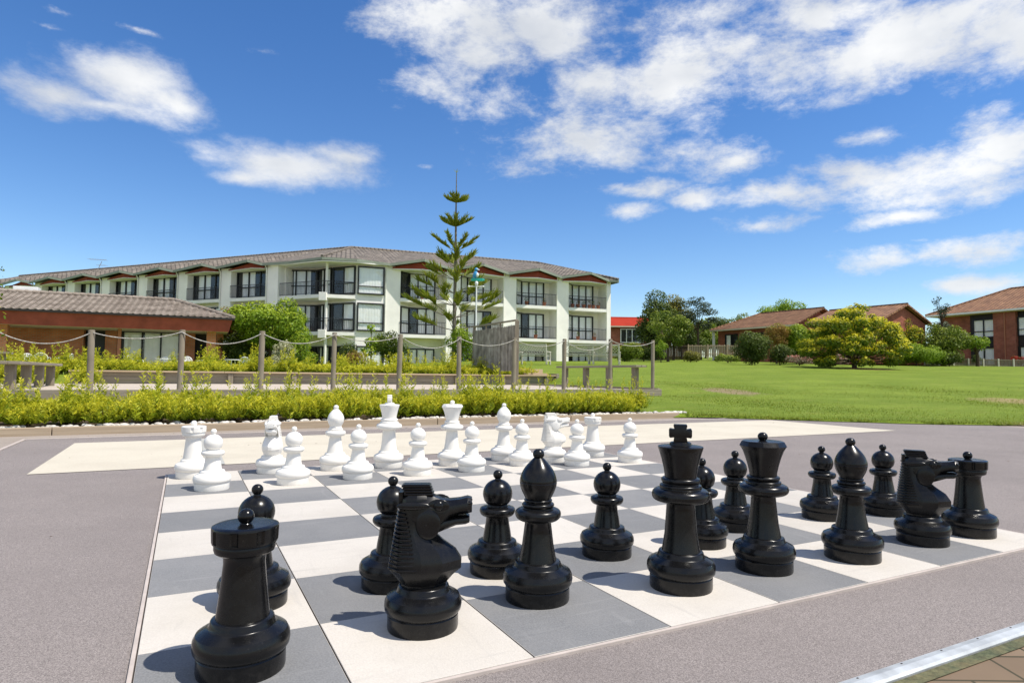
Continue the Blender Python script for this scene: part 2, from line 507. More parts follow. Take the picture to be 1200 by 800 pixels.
def mat_wood(name, c1, c2, rough=0.8, axis_scale=(1, 1, 1)):
    m = bpy.data.materials.new(name); m.use_nodes = True
    nt = m.node_tree; b = nt.nodes['Principled BSDF']; N = nt.nodes.new; L = nt.links.new
    b.inputs['Roughness'].default_value = rough; b.inputs['Specular IOR Level'].default_value = 0.2
    tc = N('ShaderNodeTexCoord'); vm = N('ShaderNodeVectorMath'); vm.operation = 'MULTIPLY'
    L(tc.outputs['UV'], vm.inputs[0]); vm.inputs[1].default_value = axis_scale
    n = N('ShaderNodeTexNoise'); n.inputs['Scale'].default_value = 1.0; n.inputs['Detail'].default_value = 7; n.inputs['Roughness'].default_value = 0.65
    L(vm.outputs[0], n.inputs['Vector'])
    mr = N('ShaderNodeMapRange'); mr.inputs['From Min'].default_value = 0.3; mr.inputs['From Max'].default_value = 0.7; L(n.outputs['Fac'], mr.inputs['Value'])
    mx = N('ShaderNodeMix'); mx.data_type = 'RGBA'; L(mr.outputs[0], mx.inputs['Factor'])
    mx.inputs['A'].default_value = (*c1, 1); mx.inputs['B'].default_value = (*c2, 1)
    L(mx.outputs['Result'], b.inputs['Base Color'])
    bp = N('ShaderNodeBump'); bp.inputs['Strength'].default_value = 0.4; bp.inputs['Distance'].default_value = 0.006
    L(n.outputs['Fac'], bp.inputs['Height']); L(bp.outputs[0], b.inputs['Normal'])
    return m


def mat_plastic(name, base, rough, dust, dustcol, spec=0.5):
    """moulded plastic: uneven gloss, faint dust and scuffs"""
    m = bpy.data.materials.new(name); m.use_nodes = True
    nt = m.node_tree; b = nt.nodes['Principled BSDF']; N = nt.nodes.new; L = nt.links.new
    b.inputs['Specular IOR Level'].default_value = spec
    tc = N('ShaderNodeTexCoord'); oi = N('ShaderNodeObjectInfo')
    off = N('ShaderNodeVectorMath'); off.operation = 'ADD'; L(tc.outputs['Object'], off.inputs[0]); L(oi.outputs['Location'], off.inputs[1])
    n1 = N('ShaderNodeTexNoise'); n1.inputs['Scale'].default_value = 14; n1.inputs['Detail'].default_value = 7; n1.inputs['Roughness'].default_value = 0.7
    n2 = N('ShaderNodeTexNoise'); n2.inputs['Scale'].default_value = 160; n2.inputs['Detail'].default_value = 2
    for n in (n1, n2): L(off.outputs[0], n.inputs['Vector'])
    r1 = N('ShaderNodeMapRange'); r1.inputs['From Min'].default_value = 0.48; r1.inputs['From Max'].default_value = 0.75; r1.inputs['To Max'].default_value = dust
    L(n1.outputs['Fac'], r1.inputs['Value'])
    r2 = N('ShaderNodeMapRange'); r2.inputs['From Min'].default_value = 0.66; r2.inputs['From Max'].default_value = 0.73; r2.inputs['To Max'].default_value = dust * 2.2
    L(n2.outputs['Fac'], r2.inputs['Value'])
    a = N('ShaderNodeMath'); a.operation = 'ADD'; a.use_clamp = True; L(r1.outputs[0], a.inputs[0]); L(r2.outputs[0], a.inputs[1])
    # splashed dirt on the foot
    sz = N('ShaderNodeSeparateXYZ'); L(tc.outputs['Object'], sz.inputs[0])
    n3 = N('ShaderNodeTexNoise'); n3.inputs['Scale'].default_value = 38; n3.inputs['Detail'].default_value = 6; n3.inputs['Roughness'].default_value = 0.75
    L(off.outputs[0], n3.inputs['Vector'])
    dz = N('ShaderNodeMath'); dz.operation = 'MULTIPLY_ADD'; L(sz.outputs[2], dz.inputs[0]); dz.inputs[1].default_value = -4.0; L(n3.outputs['Fac'], dz.inputs[2])
    r3 = N('ShaderNodeMapRange'); r3.inputs['From Min'].default_value = 0.36; r3.inputs['From Max'].default_value = 0.72; r3.inputs['To Max'].default_value = dust * 5
    L(dz.outputs[0], r3.inputs['Value'])
    a2 = N('ShaderNodeMath'); a2.operation = 'ADD'; a2.use_clamp = True; L(a.outputs[0], a2.inputs[0]); L(r3.outputs[0], a2.inputs[1]); a = a2
    mx = N('ShaderNodeMix'); mx.data_type = 'RGBA'; L(a.outputs[0], mx.inputs['Factor'])
    mx.inputs['A'].default_value = (*base, 1); mx.inputs['B'].default_value = (*dustcol, 1)
    L(mx.outputs['Result'], b.inputs['Base Color'])
    rr = N('ShaderNodeMapRange'); rr.inputs['From Min'].default_value = 0.3; rr.inputs['From Max'].default_value = 0.7
    rr.inputs['To Min'].default_value = rough - 0.06; rr.inputs['To Max'].default_value = rough + 0.1
    L(n1.outputs['Fac'], rr.inputs['Value']); L(rr.outputs[0], b.inputs['Roughness'])
    bp = N('ShaderNodeBump'); bp.inputs['Strength'].default_value = 0.08; bp.inputs['Distance'].default_value = 0.003
    L(n1.outputs['Fac'], bp.inputs['Height']); L(bp.outputs[0], b.inputs['Normal'])
    return m


MT = {}
MT['black'] = mat_plastic('black_plastic', (0.005, 0.005, 0.0055), 0.24, 0.035, (0.12, 0.11, 0.10), spec=0.32)
MT['white'] = mat_plastic('white_plastic', (0.80, 0.775, 0.725), 0.36, 0.10, (0.62, 0.58, 0.52))
MT['tile_l'] = mat_speckle('pale_rubber', (0.48, 0.445, 0.40), (0.55, 0.515, 0.465), (0.40, 0.37, 0.325), fine=180, big=2.2, bump=0.25, scuff=0.28)
MT['tile_d'] = mat_speckle('slate_rubber', (0.15, 0.152, 0.156), (0.208, 0.21, 0.214), (0.24, 0.237, 0.235), fine=180, big=2.0, bump=0.25, scuff=0.35)
MT['carpet'] = mat_speckle('mauve_grit', (0.10, 0.087, 0.082), (0.35, 0.308, 0.29), (0.155, 0.135, 0.128), fine=330, big=0.8, bump=0.35)
MT['cream'] = mat_speckle('cream_paint', (0.50, 0.455, 0.37), (0.56, 0.515, 0.42), (0.42, 0.375, 0.30), fine=60, big=1.2, bump=0.15)
MT['bluegrey'] = mat_speckle('blue_grey_line', (0.36, 0.36, 0.34), (0.41, 0.41, 0.38), (0.34, 0.33, 0.30), fine=60, big=1.2, bump=0.15)
MT['concrete'] = mat_speckle('weathered_concrete', (0.26, 0.22, 0.19), (0.36, 0.31, 0.27), (0.20, 0.17, 0.14), fine=70, big=0.7, bump=0.4)
MT['pavers'] = mat_brick('tan_pavers', (0.19, 0.135, 0.088), (0.25, 0.18, 0.12), (0.07, 0.06, 0.035), 0.30, 0.15, 0.005, bump=0.3)
MT['alu'] = mat('dull_aluminium', (0.50, 0.52, 0.52), 0.5, 0.5, var=0.2, vscale=9, metal=0.35)
MT['screw'] = mat('dark_screw', (0.08, 0.07, 0.07), 0.5, 0.5, metal=0.6)
MT['edge'] = mat('pale_edging', (0.46, 0.40, 0.36), 0.7, 0.3, var=0.1, vscale=12)
MT['gravel'] = mat_speckle('court_gravel', (0.40, 0.34, 0.28), (0.56, 0.49, 0.41), (0.36, 0.30, 0.24), fine=45, big=0.6, bump=0.8)
MT['soil'] = mat_speckle('bark_soil', (0.045, 0.03, 0.018), (0.11, 0.075, 0.045), (0.16, 0.12, 0.08), fine=40, big=1.5, bump=1.0)
MT['kerbwood'] = mat_wood('kerb_timber', (0.30, 0.23, 0.16), (0.46, 0.37, 0.27), axis_scale=(0.8, 22, 1))
MT['capwood'] = mat_wood('pale_cap_timber', (0.40, 0.30, 0.19), (0.54, 0.42, 0.28), axis_scale=(0.8, 22, 1))
MT['greywood'] = mat_wood('grey_weathered_timber', (0.16, 0.135, 0.10), (0.31, 0.265, 0.20), axis_scale=(22, 1.6, 1))
MT['greywood_h'] = mat_wood('grey_weathered_plank', (0.19, 0.165, 0.125), (0.35, 0.305, 0.235), axis_scale=(1.2, 22, 1))
MT['rope'] = mat('grey_rope', (0.42, 0.40, 0.36), 0.9, 0.1, var=0.35, vscale=30)
MT['pebble'] = mat('pale_pebble', (0.30, 0.27, 0.24), 0.8, 0.3, col2=(0.72, 0.69, 0.64), vscale=14)
MT['bark'] = mat('tree_bark', (0.09, 0.065, 0.045), 0.9, 0.2, var=0.35, vscale=8, bump=0.6, bscale=30)
MT['barkgrey'] = mat('grey_bark', (0.16, 0.14, 0.115), 0.9, 0.2, var=0.3, vscale=8, bump=0.6, bscale=30)
MT['wall'] = mat('cream_render', (0.90, 0.87, 0.815), 0.85, 0.25, var=0.06, vscale=0.7)
MT['wallgreen'] = mat('pale_green_render', (0.50, 0.55, 0.42), 0.85, 0.25, var=0.06, vscale=0.7)
MT['slab'] = mat('white_slab', (0.84, 0.82, 0.77), 0.8, 0.25, var=0.06, vscale=0.9)
MT['frame'] = mat('black_frame', (0.015, 0.016, 0.017), 0.4, 0.4)
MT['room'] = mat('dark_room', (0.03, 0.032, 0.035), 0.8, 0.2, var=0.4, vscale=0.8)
MT['curtain'] = None
MT['glass'] = mat_glass('window_glass', (.97, .98, .98), .07)
MT['rail'] = mat('dark_railing', (0.03, 0.032, 0.034), 0.5, 0.4)
MT['gutter'] = mat('sage_fascia', (0.25, 0.28, 0.225), 0.6, 0.3, var=0.1, vscale=0.6)
MT['red'] = mat('red_stain', (0.26, 0.045, 0.022), 0.7, 0.3, var=0.15, vscale=1.2)
MT['redboard'] = mat('red_fascia_boards', (0.30, 0.065, 0.042), 0.65, 0.3, var=0.18, vscale=1.6)
MT['hoteltile'] = mat_tiles('grey_brown_tiles', (0.15, 0.128, 0.104), (0.225, 0.192, 0.158), (0.07, 0.06, 0.05), 0.34, 0.36)
MT['resttile'] = mat('weathered_grey_tiles', (0.20, 0.165, 0.135), 0.85, 0.2, col2=(0.34, 0.29, 0.245), vscale=1.6, bump=0.3, bscale=25)
MT['housetile'] = mat_tiles('brown_tiles', (0.20, 0.10, 0.055), (0.28, 0.15, 0.08), (0.09, 0.045, 0.025), 0.34, 0.36)
MT['redroof'] = mat('red_sheet_roof', (0.34, 0.032, 0.015), 0.8, 0.1, var=0.1, vscale=0.7)
MT['brick'] = mat_brick('orange_brick', (0.56, 0.175, 0.075), (0.64, 0.235, 0.11), (0.44, 0.30, 0.21))
MT['brickdark'] = mat_brick('red_brick', (0.31, 0.075, 0.045), (0.40, 0.115, 0.068), (0.26, 0.15, 0.11))
MT['postred'] = mat('salmon_post', (0.40, 0.16, 0.09), 0.7, 0.3)
MT['plasticw'] = mat('garden_white_plastic', (0.78, 0.78, 0.76), 0.4, 0.4, var=0.04, vscale=3)
MT['lattice'] = mat('bleached_teak', (0.56, 0.53, 0.46), 0.8, 0.2, var=0.15, vscale=8)
MT['soffit'] = mat('cream_soffit', (0.62, 0.55, 0.42), 0.8, 0.2)
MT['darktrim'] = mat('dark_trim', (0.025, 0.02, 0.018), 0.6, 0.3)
MT['polewhite'] = mat('white_pole', (0.75, 0.76, 0.76), 0.4, 0.4)
MT['teal'] = mat('teal_paint', (0.02, 0.38, 0.30), 0.45, 0.4)
MT['blue'] = mat('sky_blue_paint', (0.04, 0.28, 0.58), 0.45, 0.4)
MT['brush'] = None
MT['terracotta'] = mat('terracotta', (0.35, 0.13, 0.07), 0.8, 0.2)
MT['metalgrey'] = mat('grey_metal', (0.45, 0.46, 0.47), 0.45, 0.5, metal=0.6)


def mat_curtain():
    m = mat('net_curtain', (0.90, 0.90, 0.87), 0.9, 0.1, var=0.05, vscale=2.0)
    return m


MT['curtain'] = mat_curtain()

# foliage
LF = {}
MT['brush'] = mat_leaf('brush_screen', (0.17, 0.15, 0.12), (0.50, 0.46, 0.39), rough=.9, trans=.08, nscale=3)
LF['gold_shrub'] = mat_leaf('golden_heath', (0.11, 0.19, 0.010), (0.42, 0.48, 0.022), tip=(0.72, 0.66, 0.04), nscale=5, trans=0.42)
LF['gold_tree'] = mat_leaf('golden_maple', (0.045, 0.10, 0.006), (0.19, 0.26, 0.014), tip=(0.74, 0.66, 0.03), nscale=1.5, trans=0.45)
LF['bright'] = mat_leaf('bright_green', (0.08, 0.16, 0.010), (0.26, 0.38, 0.02), tip=(0.42, 0.50, 0.03), nscale=1.2)
LF['mid'] = mat_leaf('mid_green', (0.055, 0.10, 0.012), (0.18, 0.25, 0.022), tip=(0.32, 0.37, 0.04), nscale=1.2)
LF['dark'] = mat_leaf('dark_green', (0.026, 0.052, 0.010), (0.09, 0.135, 0.018), tip=(0.17, 0.21, 0.03), nscale=1.2)
LF['olive'] = mat_leaf('olive_green', (0.07, 0.085, 0.015), (0.20, 0.20, 0.03), tip=(0.32, 0.29, 0.05), nscale=1.2)
LF['gum'] = mat_leaf('blue_green', (0.03, 0.05, 0.028), (0.08, 0.11, 0.06), tip=(0.12, 0.15, 0.08), nscale=1.2)
LF['pine'] = mat_leaf('pine_green', (0.12, 0.18, 0.018), (0.28, 0.36, 0.035), tip=(0.48, 0.44, 0.07), nscale=0.8, trans=0.35)
LF['cream'] = mat_leaf('cream_blossom', (0.45, 0.42, 0.25), (0.72, 0.70, 0.50), tip=(0.15, 0.2, 0.04), nscale=2)
LF['orange'] = mat_leaf('orange_leaf', (0.22, 0.13, 0.03), (0.40, 0.22, 0.06), tip=(0.25, 0.28, 0.03), nscale=2)
LF['flowers'] = mat_leaf('border_flowers', (0.10, 0.15, 0.04), (0.55, 0.40, 0.38), tip=(0.6, 0.2, 0.15), nscale=4)
LF['redflower'] = mat_leaf('red_flowers', (0.30, 0.02, 0.02), (0.55, 0.03, 0.03), tip=(0.06, 0.12, 0.02), nscale=4)
LF['hedge'] = mat_leaf('clipped_hedge', (0.10, 0.19, 0.012), (0.24, 0.36, 0.02), tip=(0.34, 0.45, 0.03), nscale=2)
LF['grass'] = mat_leaf('grass_blade', (0.12, 0.19, 0.012), (0.25, 0.31, 0.025), tip=(0.36, 0.34, 0.07), nscale=0.6, trans=0.4)


def leaf_mesh(name, P, Nrm, size, mats, young=None, aspect=0.55, up=0.0, droop=0.0):
    """one quad (kite) per point, facing about Nrm"""
    n = len(P)
    Nrm = Nrm + rng.normal(0, 0.55, (n, 3)); Nrm[:, 2] += up
    Nrm /= np.linalg.norm(Nrm, axis=1, keepdims=True) + 1e-9
    T = rng.normal(0, 1, (n, 3)); T[:, 2] -= droop
    T -= Nrm * (T * Nrm).sum(1, keepdims=True); T /= np.linalg.norm(T, axis=1, keepdims=True) + 1e-9
    B = np.cross(Nrm, T)
    s = (size * rng.uniform(0.65, 1.3, n))[:, None]
    v = np.stack([P - T * s * 0.5, P + B * s * aspect * 0.5 + T * s * 0.06 + Nrm * s * 0.10, P + T * s * 0.5, P - B * s * aspect * 0.5 + T * s * 0.06 + Nrm * s * 0.10], 1).reshape(-1, 3)
    return raw_quads(name, v, mats, None if young is None else np.repeat(young, 4))


def raw_quads(name, v, mats, young=None):
    n = len(v) // 4
    me = bpy.data.meshes.new(name)
    me.vertices.add(len(v)); me.vertices.foreach_set('co', v.astype(np.float32).ravel())
    me.loops.add(4 * n); me.loops.foreach_set('vertex_index', np.arange(4 * n, dtype=np.int32))
    me.polygons.add(n)
    me.polygons.foreach_set('loop_start', np.arange(0, 4 * n, 4, dtype=np.int32))
    me.polygons.foreach_set('loop_total', np.full(n, 4, dtype=np.int32))
    me.materials.append(mats)
    if young is not None:
        at = me.attributes.new('young', 'FLOAT', 'POINT'); at.data.foreach_set('value', young.astype(np.float32))
    me.update(); me.validate()
    return me


def clump_points(clumps, per_area, shell=0.35, young=(0.7, 0.15, 0.86)):
    """points spread through the outer part of each clump; clumps: (x,y,z,rx,ry,rz)"""
    Ps, Ns, Ys = [], [], []
    for (x, y, z, rx, ry, rz) in clumps:
        n = max(8, int(per_area * (rx * ry + rx * rz + ry * rz) / 3 * 12.6))
        d = rng.normal(0, 1, (n, 3)); d /= np.linalg.norm(d, axis=1, keepdims=True)
        r = 1 - shell * rng.random(n) ** 1.6 + rng.normal(0, 0.05, n)
        P = np.array([x, y, z]) + d * r[:, None] * np.array([rx, ry, rz])
        Ps.append(P); Ns.append(d)
        Ys.append(np.clip((d[:, 2] * young[0] + young[1]) * (r > young[2]) + rng.normal(0, 0.22, n), 0, 1))
    return np.concatenate(Ps), np.concatenate(Ns), np.concatenate(Ys)


def crown_clumps(w, h, z0, n, csize, flat=0.8, top=1.0, seed=0, core=True):
    """clumps filling an egg of half-width w from z0 to z0+h with an uneven outline"""
    r2 = random.Random(seed)
    out = []
    for i in range(n):
        for _ in range(40):
            x, y, z = r2.uniform(-1, 1), r2.uniform(-1, 1), r2.uniform(-1, 1)
            q = math.sqrt(x * x + y * y + z * z * (1 if z > 0 else 1.15))
            if 0.45 < q < 1.0: break
        c = csize * r2.uniform(0.65, 1.3)
        out.append((x * (w - c * .7), y * (w - c * .7), z0 + h / 2 + z * (h / 2 - c * flat * .7), c, c, c * flat))
    if core:
        out.append((0, 0, z0 + h * 0.5, w * 0.55, w * 0.55, h * 0.36))
    return out


def limbs(mb, base, clumps, r0, trunk_h, n, seed=0, lean=(0, 0)):
    r2 = random.Random(seed)
    top = Vector((base[0] + lean[0], base[1] + lean[1], base[2] + trunk_h))
    b = Vector(base)
    pth = [b, b.lerp(top, .35) + Vector((r2.uniform(-.05, .05), r2.uniform(-.05, .05), 0)), b.lerp(top, .7), top]
    mb.tube(pth, [r0 * 1.25, r0, r0 * .9, r0 * .75], 9)
    for c in r2.sample(clumps, min(n, len(clumps))):
        e = Vector(c[:3]); s = b.lerp(top, r2.uniform(.65, 1.0))
        mid = s.lerp(e, .5) + Vector((0, 0, -.08 * (e - s).length))
        rr = r0 * r2.uniform(.3, .5)
        mb.tube([s, mid, e], [rr, rr * .7, rr * .3], 6)


def make_tree(name, label, cat, loc, w, h, z0, nclump, csize, leaf, dens, lsize, barkm, r0=0.12, trunk_h=None, nl=14, seed=0,
              flat=0.8, rz=0.0, group=None, up=0.3, clumps=None, part='crown', lean=(0, 0), shell=0.4, core=True, young=(0.7, 0.15, 0.86)):
    t = thing(name, label, cat, loc, rz, group)
    cl = clumps if clumps is not None else crown_clumps(w, h, z0, nclump, csize, flat, seed=seed, core=core)
    P, Nn, Y = clump_points(cl, dens, shell, young)
    me = leaf_mesh(part, P, Nn, lsize, leaf, Y, up=up)
    o = bpy.data.objects.new(part, me); col.objects.link(o); o.parent = t
    mb = MB(); limbs(mb, (0, 0, -0.15), cl, r0, trunk_h if trunk_h else z0 + h * .3, nl, seed, lean)
    mb.build('trunk', barkm, t, smooth=60)
    return t


# ------------------------------------------------------------------ place: the garden is laid out square to the chess board
TH = 0.477072
EX = Vector((math.cos(TH), math.sin(TH), 0)); EY = Vector((-math.sin(TH), math.cos(TH), 0))
ORG = Vector((-0.81523, 1.37352, 0))


def B(u, v, z=0.0):
    p = ORG + EX * u + EY * v
    return Vector((p.x, p.y, z))


def interp(x, xs, ys):
    return float(np.interp(x, xs, ys))


def smooth01(t):
    t = min(1, max(0, t)); return t * t * (3 - 2 * t)


V_KERB, U_END = 8.05, 8.85
V_FENCE, V_COURT0, V_COURT1, Z_COURT = 13.1, 12.85, 21.3, 0.40


def terrain(x, y):
    b = interp(y, [0, 12, 20, 30, 38, 46, 55, 70, 120, 200], [0.01, .02, .33, .9, 1.35, 1.7, 2.05, 2.7, 4.6, 6])
    bl = interp(y, [0, 12, 17, 21, 24, 36, 60, 120, 200], [.01, .03, .3, .52, .64, .72, 1.25, 4.0, 6])
    k = smooth01((x + 18) / 16)
    z = bl * (1 - k) + b * k
    u = (Vector((x, y, 0)) - ORG).dot(EX); v = (Vector((x, y, 0)) - ORG).dot(EY)
    if -6.5 < u < 14.2 and 11.5 < v < V_COURT1 + 0.3:
        m = min(smooth01((u + 6.5) / 1.2), smooth01((14.2 - u) / 1.2), smooth01((v - 11.5) / .8))
        z = z * (1 - m) + min(z, 0.22) * m
    elif u < 14.2 and V_COURT1 + 0.3 <= v < 27:
        m = smooth01((14.2 - u) / 1.2) * (1 - smooth01((v - 24.5) / 2.5))
        z = z * (1 - m) + 0.66 * m
    return z


# ---- ground sheet, carpet, painted strip, pavers
g = MB()
g.add([(-1500, -600, -.0155), (1500, -600, -.0155), (1500, 2500, -.0155), (-1500, 2500, -.0155)], [(0, 1, 2, 3)])
struct(g.build('ground', MT['concrete']))


def sheet(name, u0, v0, u1, v1, z, m):
    mb = MB(); mb.add([B(u0, v0, z), B(u1, v0, z), B(u1, v1, z), B(u0, v1, z)], [(0, 1, 2, 3)])
    return struct(mb.build(name, m))


def slab_sheet(name, u0, v0, u1, v1, z0, z1, m, bev=0.0):
    mb = MB(); mb.prism([B(u0, v0).xy, B(u1, v0).xy, B(u1, v1).xy, B(u0, v1).xy], z0, z1)
    return struct(mb.build(name, m, bevel=bev))


slab_sheet('pavement', -1.5, -0.47, 12.9, 7.5, -0.06, -0.0075, MT['carpet'])
sheet('painted_strip', -0.96, 4.46, 10.0, 6.85, -0.0035, MT['cream'])
sheet('painted_line', 0.28, 4.46, 0.43, 6.85, 0.0005, MT['bluegrey'])
# pale edge round the far and left side of the carpet
ed = MB()
for (a, b2) in (((-1.53, -0.47), (-1.53, 7.53)), ((-1.53, 7.53), (12.9, 7.53))):
    ed.bar(B(*a, -0.009), B(*b2, -0.009), 0.03, 0.014)
tag(ed.build('edging_strip', MT['edge'], bevel=0.003), 'thin pale edging strip along the far and left sides of the mauve paving', 'edging')
sheet('brick_paving', -4, -6, 30, -0.56, -0.0115, MT['pavers'])
sheet('moss_joint', -4, -0.568, 30, -0.53, -0.0085, mat_speckle('moss', (0.05, 0.06, 0.035), (0.12, 0.13, 0.07), (0.24, 0.18, 0.09), fine=60, big=9, bump=1.0))

# aluminium edge with screws
t = thing('metal_edging', 'shiny metal edging strip with screws beside the tan pavers', 'edging', B(4, -0.5, -.0155), TH)
mb = MB()
prof = [(-0.026, 0.0), (0.028, 0.0), (0.028, 0.011), (0.002, 0.018), (-0.020, 0.016), (-0.026, 0.010)]
vs = [(x, y, z) for x in (-6, 9) for (y, z) in prof]
n6 = len(prof)
mb.add(vs, [tuple(range(n6)), tuple(range(2 * n6 - 1, n6 - 1, -1))] + [(i, i + n6, (i + 1) % n6 + n6, (i + 1) % n6) for i in range(n6)])
mb.build('strip', MT['alu'], t)
for k in range(36):
    s = MB(); s.ball((-5.2 + 0.157 * 2 * k * 0.62, 0.016, 0.0145), 0.0036, 10, 6, (1, 1, .5))
    s.build('screw', MT['screw'], t, smooth=60)

# ---- crumbs of leaf litter and grit on the paving
r2 = random.Random(77); q_ = []; y_ = []
for i in range(260):
    u, v = (r2.uniform(-1.4, 11), r2.uniform(-.44, 7.4))
    if i > 150: u, v = r2.uniform(-1.4, 11), 7.45 + r2.gauss(.2, .16)
    if 0 < u < 4 and 0 < v < 4 and r2.random() < .75: continue
    p = B(u, v, .004 if (0 < u < 4 and 0 < v < 4) else -.0005); a_ = r2.uniform(0, 6.28); l_ = r2.uniform(.004, .013); w_ = l_ * r2.uniform(.3, .6)
    d_ = Vector((math.cos(a_), math.sin(a_), 0)); n_ = Vector((-d_.y, d_.x, 0)); t_ = Vector((0, 0, r2.uniform(.001, .005)))
    q_ += [p - d_ * l_, p - n_ * w_ + t_, p + d_ * l_ + t_, p + n_ * w_]; y_ += [r2.random()] * 4
lo_ = bpy.data.objects.new('leaf_litter', raw_quads('leaf_litter', np.array([tuple(q) for q in q_]), mat_leaf('dry_leaf', (.05, .03, .015), (.2, .13, .06), trans=.1), np.array(y_))); col.objects.link(lo_)
lo_['kind'] = 'stuff'; lo_['label'] = 'tiny dry leaf crumbs scattered over the paving'; lo_['category'] = 'leaf litter'

# ---- the chess board
t = thing('chess_board', 'giant chess board of pale and slate squares under the chess pieces', 'chess board', B(2, 2, -.0155), TH)
rb = MB()
gapx, gapy = 0.0045, 0.0012
for c in range(8):
    for r_ in range(8):
        rb.mi = 0 if (c + r_) % 2 == 1 else 1
        rb.box((c * .5 - 1.75, r_ * .5 - 1.75, 0.013), (.5 - gapx, .5 - gapy, 0.010))
rb.build('squares', [MT['tile_l'], MT['tile_d']], t, bevel=0.0012, bseg=1)
bk = MB(); bk.box((0, 0, 0.0105), (4.0, 4.0, 0.005)); bk.build('backing', mat('joint_dirt', (0.06, 0.045, 0.035), 0.9, 0.1), t)
bd = MB()
for (a, b2) in (((-2.008, -2.02), (-2.008, 2.02)), ((2.008, -2.02), (2.008, 2.02)), ((-2.0, -2.008), (2.0, -2.008)), ((-2.0, 2.008), (2.0, 2.008))):
    bd.bar((*a, 0.0115), (*b2, 0.0115), 0.012, 0.012)
bd.build('border', MT['edge'], t, bevel=0.002)
Z_BOARD = 0.0028

# ------------------------------------------------------------------ chess pieces
ROOT_P = [(0.117, 0.0), (0.1185, 0.006), (0.1185, 0.046), (0.116, 0.050), (0.1215, 0.053), (0.1275, 0.062), (0.1295, 0.075), (0.128, 0.089), (0.121, 0.102), (0.108, 0.1095), (0.097, 0.1145), (0.0905, 0.1175),
          (0.0893, 0.119), (0.0868, 0.126), (0.0845, 0.1345), (0.0828, 0.1368), (0.0795, 0.1385), (0.070, 0.1400), (0.066, 0.1402)]


def base_prof(k=1.0, kz=1.0):
    return [(r * k, z * kz) for r, z in ROOT_P]


def refine(prof, n=3):
    """Catmull-Rom through the profile for a smooth turned outline"""
    P = [Vector((r, z, 0)) for r, z in prof]
    out = []
    for i in range(len(P) - 1):
        p0, p1, p2, p3 = P[max(i - 1, 0)], P[i], P[i + 1], P[min(i + 2, len(P) - 1)]
        for k in range(n):
            t_ = k / n
            q = 0.5 * ((2 * p1) + (p2 - p0) * t_ + (2 * p0 - 5 * p1 + 4 * p2 - p3) * t_ ** 2 + (3 * p1 - p0 - 3 * p2 + p3) * t_ ** 3)
            out.append((max(q.x, 0.0005), q.y))
    out.append((P[-1].x, P[-1].y))
    return out


